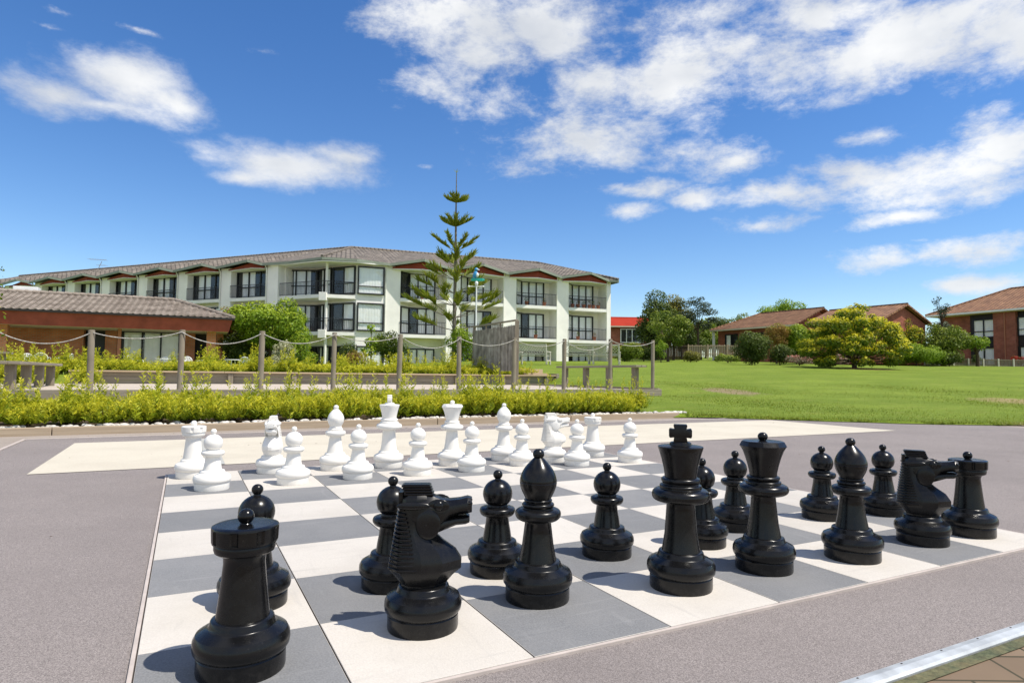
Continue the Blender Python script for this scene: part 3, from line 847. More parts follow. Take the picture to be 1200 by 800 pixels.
def piece_parts(kind, m):
    """meshes of one piece: list of (name, mesh, sub-parts)"""
    P = []
    KZ = {'king': .952, 'queen': .93, 'bishop': .93, 'pawn': .98, 'rook': .985, 'knight': .975}[kind]

    def L(name, prof, fn=None, ref=0, smooth=38, seg=64):
        mb = MB(); mb.lathe(refine(prof, ref) if ref else prof, seg, fn)
        P.append([name, mb.mesh(name, m, smooth=smooth), []])

    def knob(z, r, stalk_r, z0):
        mb = MB(); pr = [(stalk_r * 1.5, z0), (stalk_r, z0 + 0.008), (stalk_r, z - r * .75)]
        for i in range(1, 14):
            a = -math.pi / 2 + math.pi * (i + 2) / 17
            pr.append((r * math.cos(a), z + r * math.sin(a)))
        pr.append((0.001, z + r))
        mb.lathe(pr, 32); P.append(['knob', mb.mesh('knob', m, smooth=50), []])

    if kind == 'pawn':
        L('base', base_prof(0.925, 0.93), smooth=30)
        L('stem', [(.060, .128), (.0575, .140), (.054, .165), (.0485, .195), (.046, .224), (.050, .231)])
        L('collar', refine([(.044, .226), (.062, .229), (.0715, .240), (.0735, .250), (.069, .260), (.056, .265), (.045, .266)], 3), smooth=50)
        L('head', [(.042, .262), (.0425, .270), (.040, .274), (.046, .279), (.0545, .289)] + [(.0605 * math.cos(a), .317 + .0605 * math.sin(a)) for a in [R(x) for x in (-22, -10, 0, 0.5, 12, 24, 36, 48, 60, 70, 79)]] + [(.001, .378)], smooth=40)
        knob(.396, .0195, .011, .372)
    elif kind == 'bishop':
        L('base', base_prof(.965), smooth=30)
        L('stem', [(.067, .139), (.0635, .160), (.0565, .200), (.0515, .245), (.047, .285), (.0525, .296)])
        L('collar', refine([(.045, .292), (.066, .295), (.079, .306), (.0825, .320), (.0785, .333), (.066, .340), (.054, .341), (.0545, .347), (.058, .353), (.056, .360), (.050, .363), (.0475, .365), (.050, .369), (.0505, .374), (.046, .378)], 3), smooth=50)
        L('head', [(.045, .376), (.050, .388), (.058, .405), (.0645, .424), (.0670, .440), (.0672, .441), (.0662, .4435), (.0672, .446), (.0655, .460), (.059, .480), (.049, .499), (.037, .515), (.026, .528), (.018, .537)], ref=2, smooth=32)
        knob(.552, .021, .0125, .530)
    elif kind == 'king':
        L('base', base_prof(.985, 1.0), smooth=30)
        L('stem', [(.0715, .139), (.067, .165), (.061, .205), (.058, .250), (.0545, .300), (.053, .325), (.0575, .337)])
        L('collar', refine([(.052, .333), (.085, .335), (.1035, .345), (.1085, .360), (.1045, .376), (.091, .386), (.079, .389), (.079, .398), (.076, .403), (.068, .406), (.069, .412), (.0735, .419), (.0715, .428), (.062, .433)], 3), smooth=50)
        L('crown', [(.060, .431), (.061, .446), (.0645, .470), (.0715, .503), (.0800, .535), (.0855, .553), (.0850, .557), (.0820, .5585), (.042, .563), (.040, .572), (.036, .575), (.001, .575)], smooth=28)
        mb = MB()
        h = [(-.020, .574), (-.020, .584), (-.0275, .588), (-.0275, .590)]
        out = [(-.027, .572), (-.024, .590), (-.022, .594), (-.040, .592), (-.043, .600), (-.043, .624), (-.040, .630), (-.022, .627), (-.026, .640), (-.024, .647),
               (.024, .647), (.026, .640), (.022, .627), (.040, .630), (.043, .624), (.043, .600), (.040, .592), (.022, .594), (.024, .590), (.027, .572)]
        nn = len(out)
        vs = [(x, -.02, z) for x, z in out] + [(x, .02, z) for x, z in out]
        mb.add(vs, [tuple(range(nn)), tuple(range(2 * nn - 1, nn - 1, -1))] + [(i, i + nn, (i + 1) % nn + nn, (i + 1) % nn) for i in range(nn)])
        P.append(['cross', mb.mesh('cross', m, bevel=.0035, smooth=40), []])
    elif kind == 'queen':
        L('base', base_prof(.96, 1.0), smooth=30)
        L('stem', [(.069, .139), (.0655, .160), (.059, .200), (.0545, .245), (.0505, .290), (.049, .318), (.0545, .329)])
        L('collar', refine([(.048, .325), (.078, .328), (.095, .338), (.100, .352), (.096, .367), (.083, .376), (.071, .379), (.071, .387), (.067, .391), (.062, .393), (.064, .398), (.0665, .404), (.064, .411), (.056, .415)], 3), smooth=50)

        def facet(a, i, r):
            if i < 6: return r
            n = 9; w = 2 * math.pi / n
            k = math.cos(w / 2) / math.cos((a % w) - w / 2)
            return r * (0.35 + 0.65 * k) if i == 6 else r * k
        L('crown', [(.054, .413), (.056, .432), (.062, .462), (.0715, .498), (.0815, .528), (.0905, .545), (.0950, .551), (.0845, .572), (.080, .573), (.001, .5735)], facet, smooth=24, seg=72)
        knob(.592, .0205, .012, .570)
    elif kind == 'rook':
        L('base', base_prof(.955, 1.0), smooth=30)
        L('stem', [(.069, .139), (.0655, .165), (.061, .205), (.057, .245), (.0535, .285), (.0545, .300), (.062, .312)])

        def notch(a, i, r):
            if 8 <= i <= 9:
                w = 2 * math.pi / 8
                return r - .0065 if (a % w) < w * .24 else r
            return r
        L('head', [(.055, .308), (.070, .312), (.0765, .317), (.0790, .325), (.0790, .336), (.0775, .339), (.0835, .341), (.0845, .3455), (.0850, .346), (.0862, .379), (.0862, .382), (.0850, .386), (.078, .389), (.070, .3895), (.001, .3895)], notch, smooth=28, seg=96)
        knob(.409, .0215, .013, .386)
    elif kind == 'knight':
        L('base', base_prof(.94, 0.97), smooth=30)
        sec = [(.132, -.066, .070, .064), (.142, -.067, .072, .064), (.166, -.084, .092, .074), (.188, -.104, .118, .080), (.215, -.102, .119, .079), (.246, -.096, .100, .072), (.276, -.090, .060, .060),
               (.300, -.085, .035, .052), (.340, -.080, .030, .049), (.380, -.077, .036, .048), (.412, -.074, .040, .044), (.424, -.066, .030, .036)]
        mb = MB(); vs = []
        for (z, xb, xf, w) in sec:
            Ls = xf - xb
            for (fx, fw) in ((0, .45), (.16, .86), (.45, 1.0), (.74, .80), (1.0, .16), (1.0, -.16), (.74, -.80), (.45, -1.0), (.16, -.86), (0, -.45)):
                vs.append((xb + Ls * fx, w * fw, z))
        fs = []
        for i in range(len(sec) - 1):
            for k in range(10):
                a = i * 10 + k; b2 = i * 10 + (k + 1) % 10
                fs.append((a, a + 10, b2 + 10, b2))
        fs.append(tuple(range(10))); fs.append(tuple(range((len(sec) - 1) * 10, len(sec) * 10))[::-1])
        mb.add(vs, fs)

        def loft_x(secs):
            vs = []
            for (x, zt, zb, w) in secs:
                hz = zt - zb
                for (fw, fz) in ((-.55, 0), (-1, .28), (-.95, .72), (-.5, 1), (.5, 1), (.95, .72), (1, .28), (.55, 0)):
                    vs.append((x, w * fw, zb + hz * fz))
            fs = []
            for i in range(len(secs) - 1):
                for k in range(8):
                    a = i * 8 + k; b2 = i * 8 + (k + 1) % 8
                    fs.append((a, b2, b2 + 8, a + 8))
            fs.append(tuple(range(8))[::-1]); fs.append(tuple(range((len(secs) - 1) * 8, len(secs) * 8)))
            mb.add(vs, fs)
        # skull and upper jaw, lower jaw with the mouth open a slit
        loft_x([(-.035, .425, .318, .050), (.000, .424, .303, .0545), (.030, .420, .301, .053), (.055, .409, .318, .047), (.080, .407, .350, .043), (.110, .410, .361, .040), (.136, .416, .364, .039), (.150, .412, .368, .034)])
        loft_x([(.040, .350, .302, .043), (.070, .3535, .314, .039), (.100, .3565, .326, .035), (.130, .3580, .329, .034), (.143, .355, .334, .029)])
        # cheek, ear flap, eye socket rim and nostrils
        for s in (-1, 1):
            mb.ball((.014, .0500 * s, .336), .048, 24, 14, (.80, .13, 1.0))
            mb.ball((-.032, .0485 * s, .394), .052, 24, 12, (1.0, .17, .26))
            mb.ball((.046, .0450 * s, .3935), .027, 24, 12, (1.25, .20, .80))
            mb.ball((.142, .0300 * s, .398), .010, 12, 8, (1, .8, .9))
        P.append(['horse_head', mb.mesh('horse_head', m, bevel=.0035, smooth=30), []])
        # stepped mane down the back and flat plates of forelock on top
        mn = MB()
        for i in range(15):
            f = i / 14
            z = .196 + f * .185
            xb = -.108 + f * .025
            w = .066 - f * .026
            dep = .092 - f * .070
            mn.prism([(xb - .001, -w * .52), (xb - .001, w * .52), (xb + dep * .35, w * 1.10 + .002), (xb + dep, w * 1.14 + .003), (xb + dep, -w * 1.14 - .003), (xb + dep * .35, -w * 1.10 - .002)], z - .0048, z + .0030)
        for i in range(4):
            mn.box((-.018 - i * .003, 0, .4265 + i * .0085), (.092, .060 - .003 * i, .0062))
            mn.box((-.018 - i * .003, 0, .4307 + i * .0085), (.084, .053 - .003 * i, .0030))
        mn.box((-.074, 0, .398), (.014, .052, .072))
        P.append(['mane', mn.mesh('mane', m, bevel=.0012, bseg=1, smooth=30), []])
        for s in (-1, 1):
            e = MB(); e.ball((.046, .0475 * s, .3935), .0165, 20, 12, (1, .62, 1))
            P.append(['eye', e.mesh('eye', m, smooth=60), []])
    for (_n, me, _s) in P:
        for v_ in me.vertices:
            if v_.co.z > .10: v_.co.z = .10 + (v_.co.z - .10) * (KZ + (KZ - 1) * .30)
        me.update()
    return P


PROTO = {}


def piece(kind, colour, c, r_, label, rz=0.0, dc=0.0, dr=0.0):
    key = (kind, colour)
    p = B((c + .5 + dc) * .5, (r_ + .5 + dr) * .5, Z_BOARD)
    if key not in PROTO:
        t = thing(colour + '_' + kind, label, 'chess piece', p, rz, colour + ' chess pieces')
        for (nm, me, _s) in piece_parts(kind, MT[colour]):
            o = bpy.data.objects.new(nm, me); col.objects.link(o); o.parent = t
        PROTO[key] = t
        return t
    return dup(PROTO[key], p, rz, label)


BP = [('rook', .51, .575, 'black rook nearest the camera, on the left corner square of the board', 0),
      ('knight', 1.577, .687, 'black horse head knight between the nearest rook and the left black bishop', 4),
      ('bishop', 2.481, .811, 'black bishop standing between the near black knight and the black king', 0),
      ('king', 3.595, .56, 'tall black king topped with a cross, left of the black queen', -14),
      ('queen', 4.54, .601, 'black queen with faceted crown and round knob, right of the black king', 10),
      ('bishop', 5.525, .487, 'black bishop in the right half of the board, between queen and far knight', 0),
      ('knight', 6.666, .531, 'black horse head knight beside the rook at the right end of the board', -28),
      ('rook', 7.461, .514, 'black rook farthest right, on the right corner square of the board', 20),
      ('pawn', .663, 1.565, 'black pawn half hidden directly behind the nearest black rook', 0),
      ('pawn', 1.621, 1.528, 'black pawn partly hidden behind the mane of the near black knight', 0),
      ('pawn', 2.491, 1.494, 'black pawn just left of and behind the left black bishop', 0),
      ('pawn', 3.589, 1.504, 'black pawn standing alone left of the black king, in full view', 0),
      ('pawn', 4.628, 1.402, 'black pawn mostly hidden behind the black king', 0),
      ('pawn', 5.411, 1.725, 'black pawn peeking out left of the black queen', 0),
      ('pawn', 6.723, 1.669, 'black pawn behind and left of the right black bishop', 0),
      ('pawn', 7.608, 1.51, 'black pawn behind, between the right black bishop and the far knight', 0)]
WP = [('rook', .337, 7.577, 'white rook on the far left corner square of the board', 15),
      ('knight', 1.469, 7.618, 'white knight facing the camera, second from left in the far row', -78),
      ('bishop', 2.445, 7.535, 'white bishop left of the white king in the far row', 0),
      ('king', 3.337, 7.47, 'tallest white piece, the white king with a cross in the far row', 101),
      ('queen', 4.416, 7.268, 'white queen with flared crown and small knob, right of the white king', 0),
      ('bishop', 5.552, 7.485, 'white bishop between the white queen and the right white knight', 0),
      ('knight', 6.326, 6.974, 'white knight with its nose turned right, beside the farthest white rook', 8),
      ('rook', 7.501, 7.387, 'white rook in the far right corner, behind a white pawn', 0),
      ('pawn', .564, 6.381, 'white pawn in front of the far left white rook', 0),
      ('pawn', 1.621, 6.415, 'white pawn in front and right of the left white knight', 0),
      ('pawn', 2.578, 6.51, 'white pawn in front and right of the left white bishop', 0),
      ('pawn', 3.522, 6.49, 'white pawn in front and right of the white king', 0),
      ('pawn', 4.466, 6.502, 'white pawn in front and right of the white queen', 0),
      ('pawn', 5.553, 6.761, 'white pawn in front and right of the right white bishop', 0),
      ('pawn', 6.46, 6.372, 'white pawn in front of the right white knight and far rook', 0),
      ('pawn', 7.615, 6.342, 'white pawn standing alone at the right end of the white row', 0)]
for lst, colour in ((BP, 'black'), (WP, 'white')):
    for (kind, c, r_, lab, deg) in lst:
        # measured positions are board coordinates of the piece's axis
        piece(kind, colour, c - .5, r_ - .5, lab, R(deg))

# ------------------------------------------------------------------ lawn and beds
def lawn_edge(x):
    if x < 3.35:
        return ORG.y + EX.y / EX.x * 0 + (ORG + EY * V_KERB).y + (x - (ORG + EY * V_KERB).x) * EX.y / EX.x - ORG.y + .06
    return interp(x, [3.35, 4.2, 4.96, 6.36, 7.65, 9.2, 12, 18, 40, 200], [12.62, 12.42, 12.18, 11.72, 11.34, 11.30, 11.1, 10.6, 9, 5])


xs = list(np.concatenate([np.arange(-160, -40, 6), np.arange(-40, -16, 1.5), np.arange(-16, 24, .5), np.arange(24, 60, 2), np.arange(60, 241, 10)]))
ss = [0, .05, .3, .6, 1, 1.5, 2, 2.5, 3] + list(np.arange(3.5, 24, .5)) + list(np.arange(24, 50, 1.5)) + list(np.arange(52, 190, 8))
lm = MB(); vs = []
for x in xs:
    y0 = lawn_edge(float(x)) + (0.05 * math.sin(x * 5.1) + .04 * math.sin(x * 11.3 + 1) if x > 3.6 else 0)
    for s in ss:
        y = y0 + s
        z = terrain(float(x), y) + (0.02 if s > 0 and x > 3.4 else 0) + (0 if s < 1 or x < 3.4 else 0.02 * math.sin(x * .9 + y * .35) * math.sin(y * .5))
        if s == 0: z = 0.002
        vs.append((float(x), y, z))
ns = len(ss)
lm.add(vs, [(i * ns + j, (i + 1) * ns + j, (i + 1) * ns + j + 1, i * ns + j + 1) for i in range(len(xs) - 1) for j in range(ns - 1)])


def mat_lawn():
    m = bpy.data.materials.new('lawn_turf'); m.use_nodes = True
    nt = m.node_tree; b = nt.nodes['Principled BSDF']; N = nt.nodes.new; L = nt.links.new
    b.inputs['Roughness'].default_value = 0.9; b.inputs['Specular IOR Level'].default_value = 0.15
    tc = N('ShaderNodeTexCoord')

    def noise(scale, det, vec=(1, 1, 1)):
        vm = N('ShaderNodeVectorMath'); vm.operation = 'MULTIPLY'; L(tc.outputs['Object'], vm.inputs[0]); vm.inputs[1].default_value = vec
        n = N('ShaderNodeTexNoise'); n.inputs['Scale'].default_value = scale; n.inputs['Detail'].default_value = det; n.inputs['Roughness'].default_value = .65
        L(vm.outputs[0], n.inputs['Vector']); return n.outputs['Fac']

    def mixc(f, a, b2, lo, hi, top=1.0):
        mr = N('ShaderNodeMapRange'); L(f, mr.inputs['Value']); mr.inputs['From Min'].default_value = lo; mr.inputs['From Max'].default_value = hi; mr.inputs['To Max'].default_value = top
        mx = N('ShaderNodeMix'); mx.data_type = 'RGBA'; L(mr.outputs[0], mx.inputs['Factor'])
        for k, v in (('A', a), ('B', b2)):
            if isinstance(v, tuple): mx.inputs[k].default_value = (*v, 1)
            else: L(v, mx.inputs[k])
        return mx.outputs['Result']
    nf = noise(38, 6)
    c = mixc(nf, (0.095, 0.155, 0.014), (0.185, 0.245, 0.026), .32, .68)
    c = mixc(noise(.45, 5, (1, 1.6, 1)), c, (0.215, 0.28, 0.035), .42, .70, .9)
    c = mixc(noise(7.0, 6), c, (0.075, 0.13, 0.010), .50, .78, .6)
    c = mixc(noise(2.3, 6, (.6, 1.3, 1)), c, (0.28, 0.25, 0.07), .56, .74, .6)
    # bare worn patches at fixed places
    for (px, py, rx, ry, cc) in ((6.9, 20.1, .75, 1.7, (0.27, 0.21, 0.12)), (13.9, 17.0, 1.0, 1.4, (0.32, 0.25, 0.12)), (10.2, 11.45, 1.3, .35, (0.36, 0.28, 0.17)), (21.6, 38.6, 1.6, 1.6, (0.14, 0.085, 0.04))):
        vm = N('ShaderNodeVectorMath'); vm.operation = 'MULTIPLY_ADD'; L(tc.outputs['Object'], vm.inputs[0])
        vm.inputs[1].default_value = (1 / rx, 1 / ry, 0); vm.inputs[2].default_value = (-px / rx, -py / ry, 0)
        ln = N('ShaderNodeVectorMath'); ln.operation = 'LENGTH'; L(vm.outputs[0], ln.inputs[0])
        a = N('ShaderNodeMath'); a.operation = 'MULTIPLY_ADD'; L(noise(2.2, 5), a.inputs[0]); a.inputs[1].default_value = 2.2; L(ln.outputs['Value'], a.inputs[2])
        iv = N('ShaderNodeMath'); iv.operation = 'SUBTRACT'; iv.inputs[0].default_value = 2.25; L(a.outputs[0], iv.inputs[1])
        c = mixc(iv.outputs[0], c, cc, .0, .45, .95)
    L(c, b.inputs['Base Color'])
    bp = N('ShaderNodeBump'); bp.inputs['Strength'].default_value = 0.9; bp.inputs['Distance'].default_value = 0.04
    L(nf, bp.inputs['Height']); L(bp.outputs[0], b.inputs['Normal'])
    return m


lo = struct(lm.build('lawn', mat_lawn(), smooth=60))

# grass blades standing along the near part of the lawn
nb = 110000
gx = rng.uniform(3.4, 26, nb); dep = rng.random(nb) ** 2.0 * 13
gy = np.array([lawn_edge(float(a)) for a in gx]) + .01 + dep
keep = (gx / gy < .95)
gx, gy = gx[keep], gy[keep]
gz = np.array([terrain(float(a), float(b2)) for a, b2 in zip(gx, gy)])
n = len(gx)
P0 = np.stack([gx, gy, gz], 1)
an = rng.uniform(0, 2 * math.pi, n); hh = rng.uniform(.014, .042, n) * (1 + 1.2 * (rng.random(n) > .97)); ww = rng.uniform(.004, .009, n)
sd = np.stack([np.cos(an), np.sin(an), np.zeros(n)], 1) * ww[:, None]
tip = P0 + np.stack([rng.normal(0, .02, n), rng.normal(0, .02, n), hh], 1)
v = np.stack([P0 - sd, P0 + sd, tip + sd * .25, tip - sd * .25], 1).reshape(-1, 3)
go = bpy.data.objects.new('grass', raw_quads('grass', v, LF['grass'], np.repeat(np.clip(rng.normal(.1, .3, n), 0, 1), 4)))
col.objects.link(go); go['kind'] = 'stuff'; go['label'] = 'short green grass along the near edge of the lawn'; go['category'] = 'grass'

# ---- front bed: soil, timber kerb, pebbles
bs = MB()
bs.prism([B(-9, V_KERB + .09).xy, B(U_END, V_KERB + .09).xy, B(U_END + .6, V_KERB + 1.0).xy, B(U_END + 3.4, V_COURT0 - .06).xy, B(-9, V_COURT0 - .06).xy], -.1, .065)
struct(bs.build('flower_bed_soil', MT['soil']))
t = thing('timber_kerb', 'low weathered timber kerb along the front of the golden shrub bed', 'kerb', B(2, V_KERB, 0), TH)
for k in range(7):
    a = -9 - .0 + k * 2.55 - 2; 
    b2 = min(a + 2.54, U_END - 2)
    kb = MB(); kb.box(((a + b2) / 2, .05, .03), (b2 - a, .09, .11)); kb.build('sleeper', MT['kerbwood'], t, bevel=.008)
kb = MB(); kb.bar((U_END - 2 + .02, .1, .025), (U_END - 1.3, 1.1, .025), .08, .10); kb.build('sleeper', MT['kerbwood'], t, bevel=.008)
pb = MB(); r2 = random.Random(3)
for i in range(520):
    u = r2.uniform(-4.5, U_END + .3) if i < 480 else U_END - .1 + r2.gauss(.0, .22)
    vv = V_KERB + .12 + abs(r2.gauss(0, .09))
    s = r2.uniform(.018, .05)
    p = B(u, vv, .065 + s * .3)
    pb.ball(p, s, 7, 5, (r2.uniform(.8, 1.5), r2.uniform(.8, 1.3), r2.uniform(.5, .8)))
po = pb.build('pebbles', MT['pebble'], smooth=60); po['kind'] = 'stuff'; po['label'] = 'pale pebbles scattered along the timber kerb'; po['category'] = 'pebbles'


# ---- golden shrubs
def heath_mesh(nstem, h, spread, plume, seed):
    """upright feathery stems carrying fine leaves"""
    g2 = np.random.default_rng(seed)
    Q, Yg = [], []
    for i in range(nstem):
        a = g2.uniform(0, 2 * math.pi); tall = g2.random() < plume
        r0 = abs(g2.normal(0, .5)) * spread * (.8 if tall else 1)
        hs = h * (g2.uniform(1.1, 2.0) if tall else g2.uniform(.55, 1.05))
        lean = (0.38 if tall else .5) * spread * g2.uniform(.2, 1.2)
        p0 = np.array([math.cos(a) * r0 * .55, math.sin(a) * r0 * .55, 0.02])
        p1 = p0 + np.array([math.cos(a) * lean + g2.normal(0, .03), math.sin(a) * lean + g2.normal(0, .03), hs])
        nl = int(34 * hs / h * .8) + 8
        tt = g2.uniform(.12, 1.0, nl)
        bend = np.array([math.cos(a), math.sin(a), 0]) * lean * .35
        C = p0 + (p1 - p0) * tt[:, None] + bend * (tt * (1 - tt) * 2)[:, None]
        ang = g2.uniform(0, 2 * math.pi, nl)
        dirv = np.stack([np.cos(ang), np.sin(ang), g2.uniform(.5, 1.5, nl)], 1); dirv /= np.linalg.norm(dirv, axis=1, keepdims=True)
        ln = (g2.uniform(.045, .11, nl) * (1.15 - .6 * tt))[:, None]
        sd_ = np.cross(dirv, g2.normal(0, 1, (nl, 3))); sd_ /= np.linalg.norm(sd_, axis=1, keepdims=True)
        w = ln * .13
        Q.append(np.stack([C - sd_ * w * .5, C + dirv * ln * .5 - sd_ * w, C + dirv * ln, C + dirv * ln * .5 + sd_ * w], 1).reshape(-1, 3))
        Yg.append(np.repeat(np.clip((tt - .35) * 1.2 + g2.normal(0, .25, nl), 0, 1), 4))
    return np.concatenate(Q), np.concatenate(Yg)


heath = []
for k in range(5):
    q, yg = heath_mesh(118, .34 + .03 * (k % 3), .34, (.03, .06, .10, .04, .15)[k], 40 + k)
    heath.append(raw_quads('foliage', q, LF['gold_shrub'], yg))
stemmb = []
for k in range(2):
    mb = MB(); r2 = random.Random(60 + k)
    for i in range(14):
        a = r2.uniform(0, 6.28); l = r2.uniform(.05, .2)
        mb.tube([(math.cos(a) * .04, math.sin(a) * .04, -.03), (math.cos(a) * l, math.sin(a) * l, r2.uniform(.18, .33))], [.006, .003], 5)
    stemmb.append(mb.mesh('stems', MT['bark'], smooth=60))


def heath_shrub(p, k, sc, rz, label, group):
    t = thing('golden_shrub', label, 'shrub', p, rz, group)
    t.scale = sc
    o = bpy.data.objects.new('foliage', heath[k]); col.objects.link(o); o.parent = t
    o = bpy.data.objects.new('stems', stemmb[k % 2]); col.objects.link(o); o.parent = t
    return t


r2 = random.Random(5)
fl = 'bushy golden green shrub among the others in the front bed behind the timber kerb'
fp = 'golden shrub with tall upright plumes in the front bed behind the timber kerb'
for row, (vv, du) in enumerate(((8.48, .46), (9.02, .50), (9.75, .62))):
    u = -4.6 + row * .2
    while u < U_END - .55 + .35 * row:
        k = r2.choice((0, 1, 3, 0, 2) if row == 0 else (0, 1, 2, 3, 4))
        s = r2.uniform(.85, 1.12)
        heath_shrub(B(u + r2.uniform(-.08, .08), vv + r2.uniform(-.08, .08), .055), k, (s * 1.05, s * 1.05, s * r2.uniform(.9, 1.12)), r2.uniform(0, 6.28),
                    fp if k in (2, 4) else fl, 'golden shrubs with tall plumes in the front bed' if k in (2, 4) else 'bushy golden shrubs in the front bed')
        u += du * r2.uniform(.85, 1.15)

# ---- gravel court behind the fence, its front edge and the retaining wall at its back
slab_sheet('gravel_court', -6.2, V_COURT0 + .06, 12.4, V_COURT1, -.1, Z_COURT, MT['gravel'])
t = thing('court_edge', 'grey timber edge boards along the front of the gravel court', 'edging', B(3, V_COURT0, 0), TH)
for k in range(7):
    e = MB(); e.box((-9.2 + 2.67 * k + 1.33, 0, .20), (2.66, .08, .46)); e.build('edge_board', MT['greywood_h'], t, bevel=.006)
e = MB(); e.bar((9.45, 0.05, .23), (9.45, 8.2, .23), .08, .46); e.build('edge_board', MT['greywood_h'], t, bevel=.006)
t = thing('retaining_wall', 'low timber retaining wall with pale cap plank behind the gravel court', 'wall', B(4, V_COURT1, Z_COURT), TH)
for k in range(3):
    e = MB(); e.box((1.5, .10, .06 + .13 * k - .02), (17, .10, .126)); e.build('sleeper', MT['greywood_h'], t, bevel=.008)
for k in range(9):
    e = MB(); e.box((-6.6 + 2.02 * k, .0, .16), (.16, .10, .36)); e.build('post', MT['greywood'], t, bevel=.008)
for k in range(4):
    e = MB(); e.box((-7 + 4.25 * k + 2.125, .04, .385), (4.24, .26, .05)); e.build('cap_plank', MT['capwood'], t, bevel=.006)
e = MB(); e.box((10.1, .75, .22), (.14, 1.6, .5)); e.build('return_wall', MT['greywood_h'], t, bevel=.01)

# ---- post and rope fence
post_u = [-1.54 + 1.547 * k for k in range(-2, 10)]
tops = {}
zs = np.interp(post_u, [-1.54, 3.1, 12.4], [1.60, 1.71, 1.86])
PNAMES = ['grey round fence post hidden off the left edge']
first = None
post_labels = {
    2: 'weathered fence post beside the left timber bench, in front of the brick restaurant',
    3: 'weathered fence post in front of the window of the brick restaurant',
    4: 'weathered fence post in front of the bright green tree',
    5: 'weathered fence post in front of the corner bay of the white hotel',
    6: 'weathered fence post in front of the hotel, left of the tall pine',
    7: 'weathered fence post just right of the foot of the tall pine',
    8: 'weathered fence post at the right end of the grey brush screen',
    9: 'weathered fence post left of two lattice benches, at the right timber bench',
    10: 'weathered fence post with orange stained top at the middle of the right timber bench',
    11: 'last weathered fence post on the right, where the lawn begins'}
P_TOP = {}
for k, u in enumerate(post_u):
    if k < 1: continue
    r2 = random.Random(100 + k)
    p = B(u, V_FENCE, Z_COURT)
    h = float(zs[k]) - Z_COURT + r2.uniform(-.02, .02)
    mb = MB(); w = .056 + r2.uniform(-.006, .006)
    mb.lathe([(w, -.4), (w, h - .02), (w * .9, h), (.001, h + .004)], 14)
    lab = post_labels.get(k, 'weathered fence post at the far left edge, nearest the camera')
    po = mb.build('fence_post', MT['greywood'], smooth=40)
    po.location = p; po.rotation_euler = (r2.uniform(-.015, .015), r2.uniform(-.02, .02), r2.uniform(0, 6))
    tag(po, lab, 'post', 'fence posts in front of the gravel court')
    P_TOP[k] = Vector((p.x, p.y, Z_COURT + h - .05))
between = ['at the left edge', 'in front of the brick restaurant wall', 'in front of the restaurant window', 'in front of the restaurant corner and green tree', 'in front of the flowering shrub',
           'below the hotel corner bay', 'left of the pine', 'in front of the pine', 'beside the brush screen', 'left of the lattice benches', 'above the right timber bench', 'at the right end']
rl = ['sagging grey rope between fence posts at the left edge of the photo',
      'sagging grey rope in front of the recessed restaurant brick wall',
      'sagging grey rope in front of the restaurant window',
      'sagging grey rope between the restaurant corner and the bright green tree',
      'sagging grey rope in front of the cream flowering shrub and hotel bay',
      'sagging grey rope between posts below the white hotel corner bay',
      'sagging grey rope passing the foot of the tall pine',
      'sagging grey rope between posts left of the brush screen end',
      'sagging grey rope in front of the leftmost lattice bench',
      'sagging grey rope in front of the two right lattice benches',
      'sagging grey rope between the last two posts on the right']
for k in range(1, 11):
    a, b2 = P_TOP[k], P_TOP[k + 1]
    pts = []
    for i in range(25):
        f = i / 24
        q = a.lerp(b2, f); q.z -= (.20 + .07 * math.sin(k * 2.3)) * 4 * f * (1 - f)
        q += EY * (-.066 if 0 < i < 24 else -.05)
        pts.append(q)
    mb = MB(); mb.tube(pts, .010, 7)
    tag(mb.build('rope', MT['rope'], smooth=60), rl[k] if k < len(rl) else rl[-1], 'rope', 'ropes strung between the fence posts')


# ---- timber benches (plank on posts)
def plank_bench(label, u, v0, v1, ztop, zb, nleg, wleg=.14):
    t = thing('timber_bench', label, 'bench', B(u, (v0 + v1) / 2, zb), TH)
    L_ = v1 - v0
    for s in (-1, 1):
        mb = MB(); mb.box((s * .105, 0, ztop - zb - .03), (.19, L_, .06)); mb.build('plank', MT['greywood_h'], t, bevel=.008)
    for k in range(nleg):
        mb = MB(); mb.box((0, -L_ / 2 + .3 + (L_ - .6) * k / (nleg - 1), (ztop - zb - .07) / 2 - .05), (.16, wleg, ztop - zb - .07 + .1)); mb.build('leg', MT['greywood'], t, bevel=.008)
    return t


plank_bench('long weathered timber bench on four square legs at the left edge', -2.9, 13.4, 18.1, .96, Z_COURT, 4, .2)
plank_bench('long weathered timber bench on square legs before the lawn, right of the court', 12.05, 13.2, 17.7, 1.13, Z_COURT, 4, .16)
plank_bench('smaller timber bench half hidden in golden shrubs, behind the left bench', -4.6, 19.2, 21.6, 1.30, .45, 2, .14)

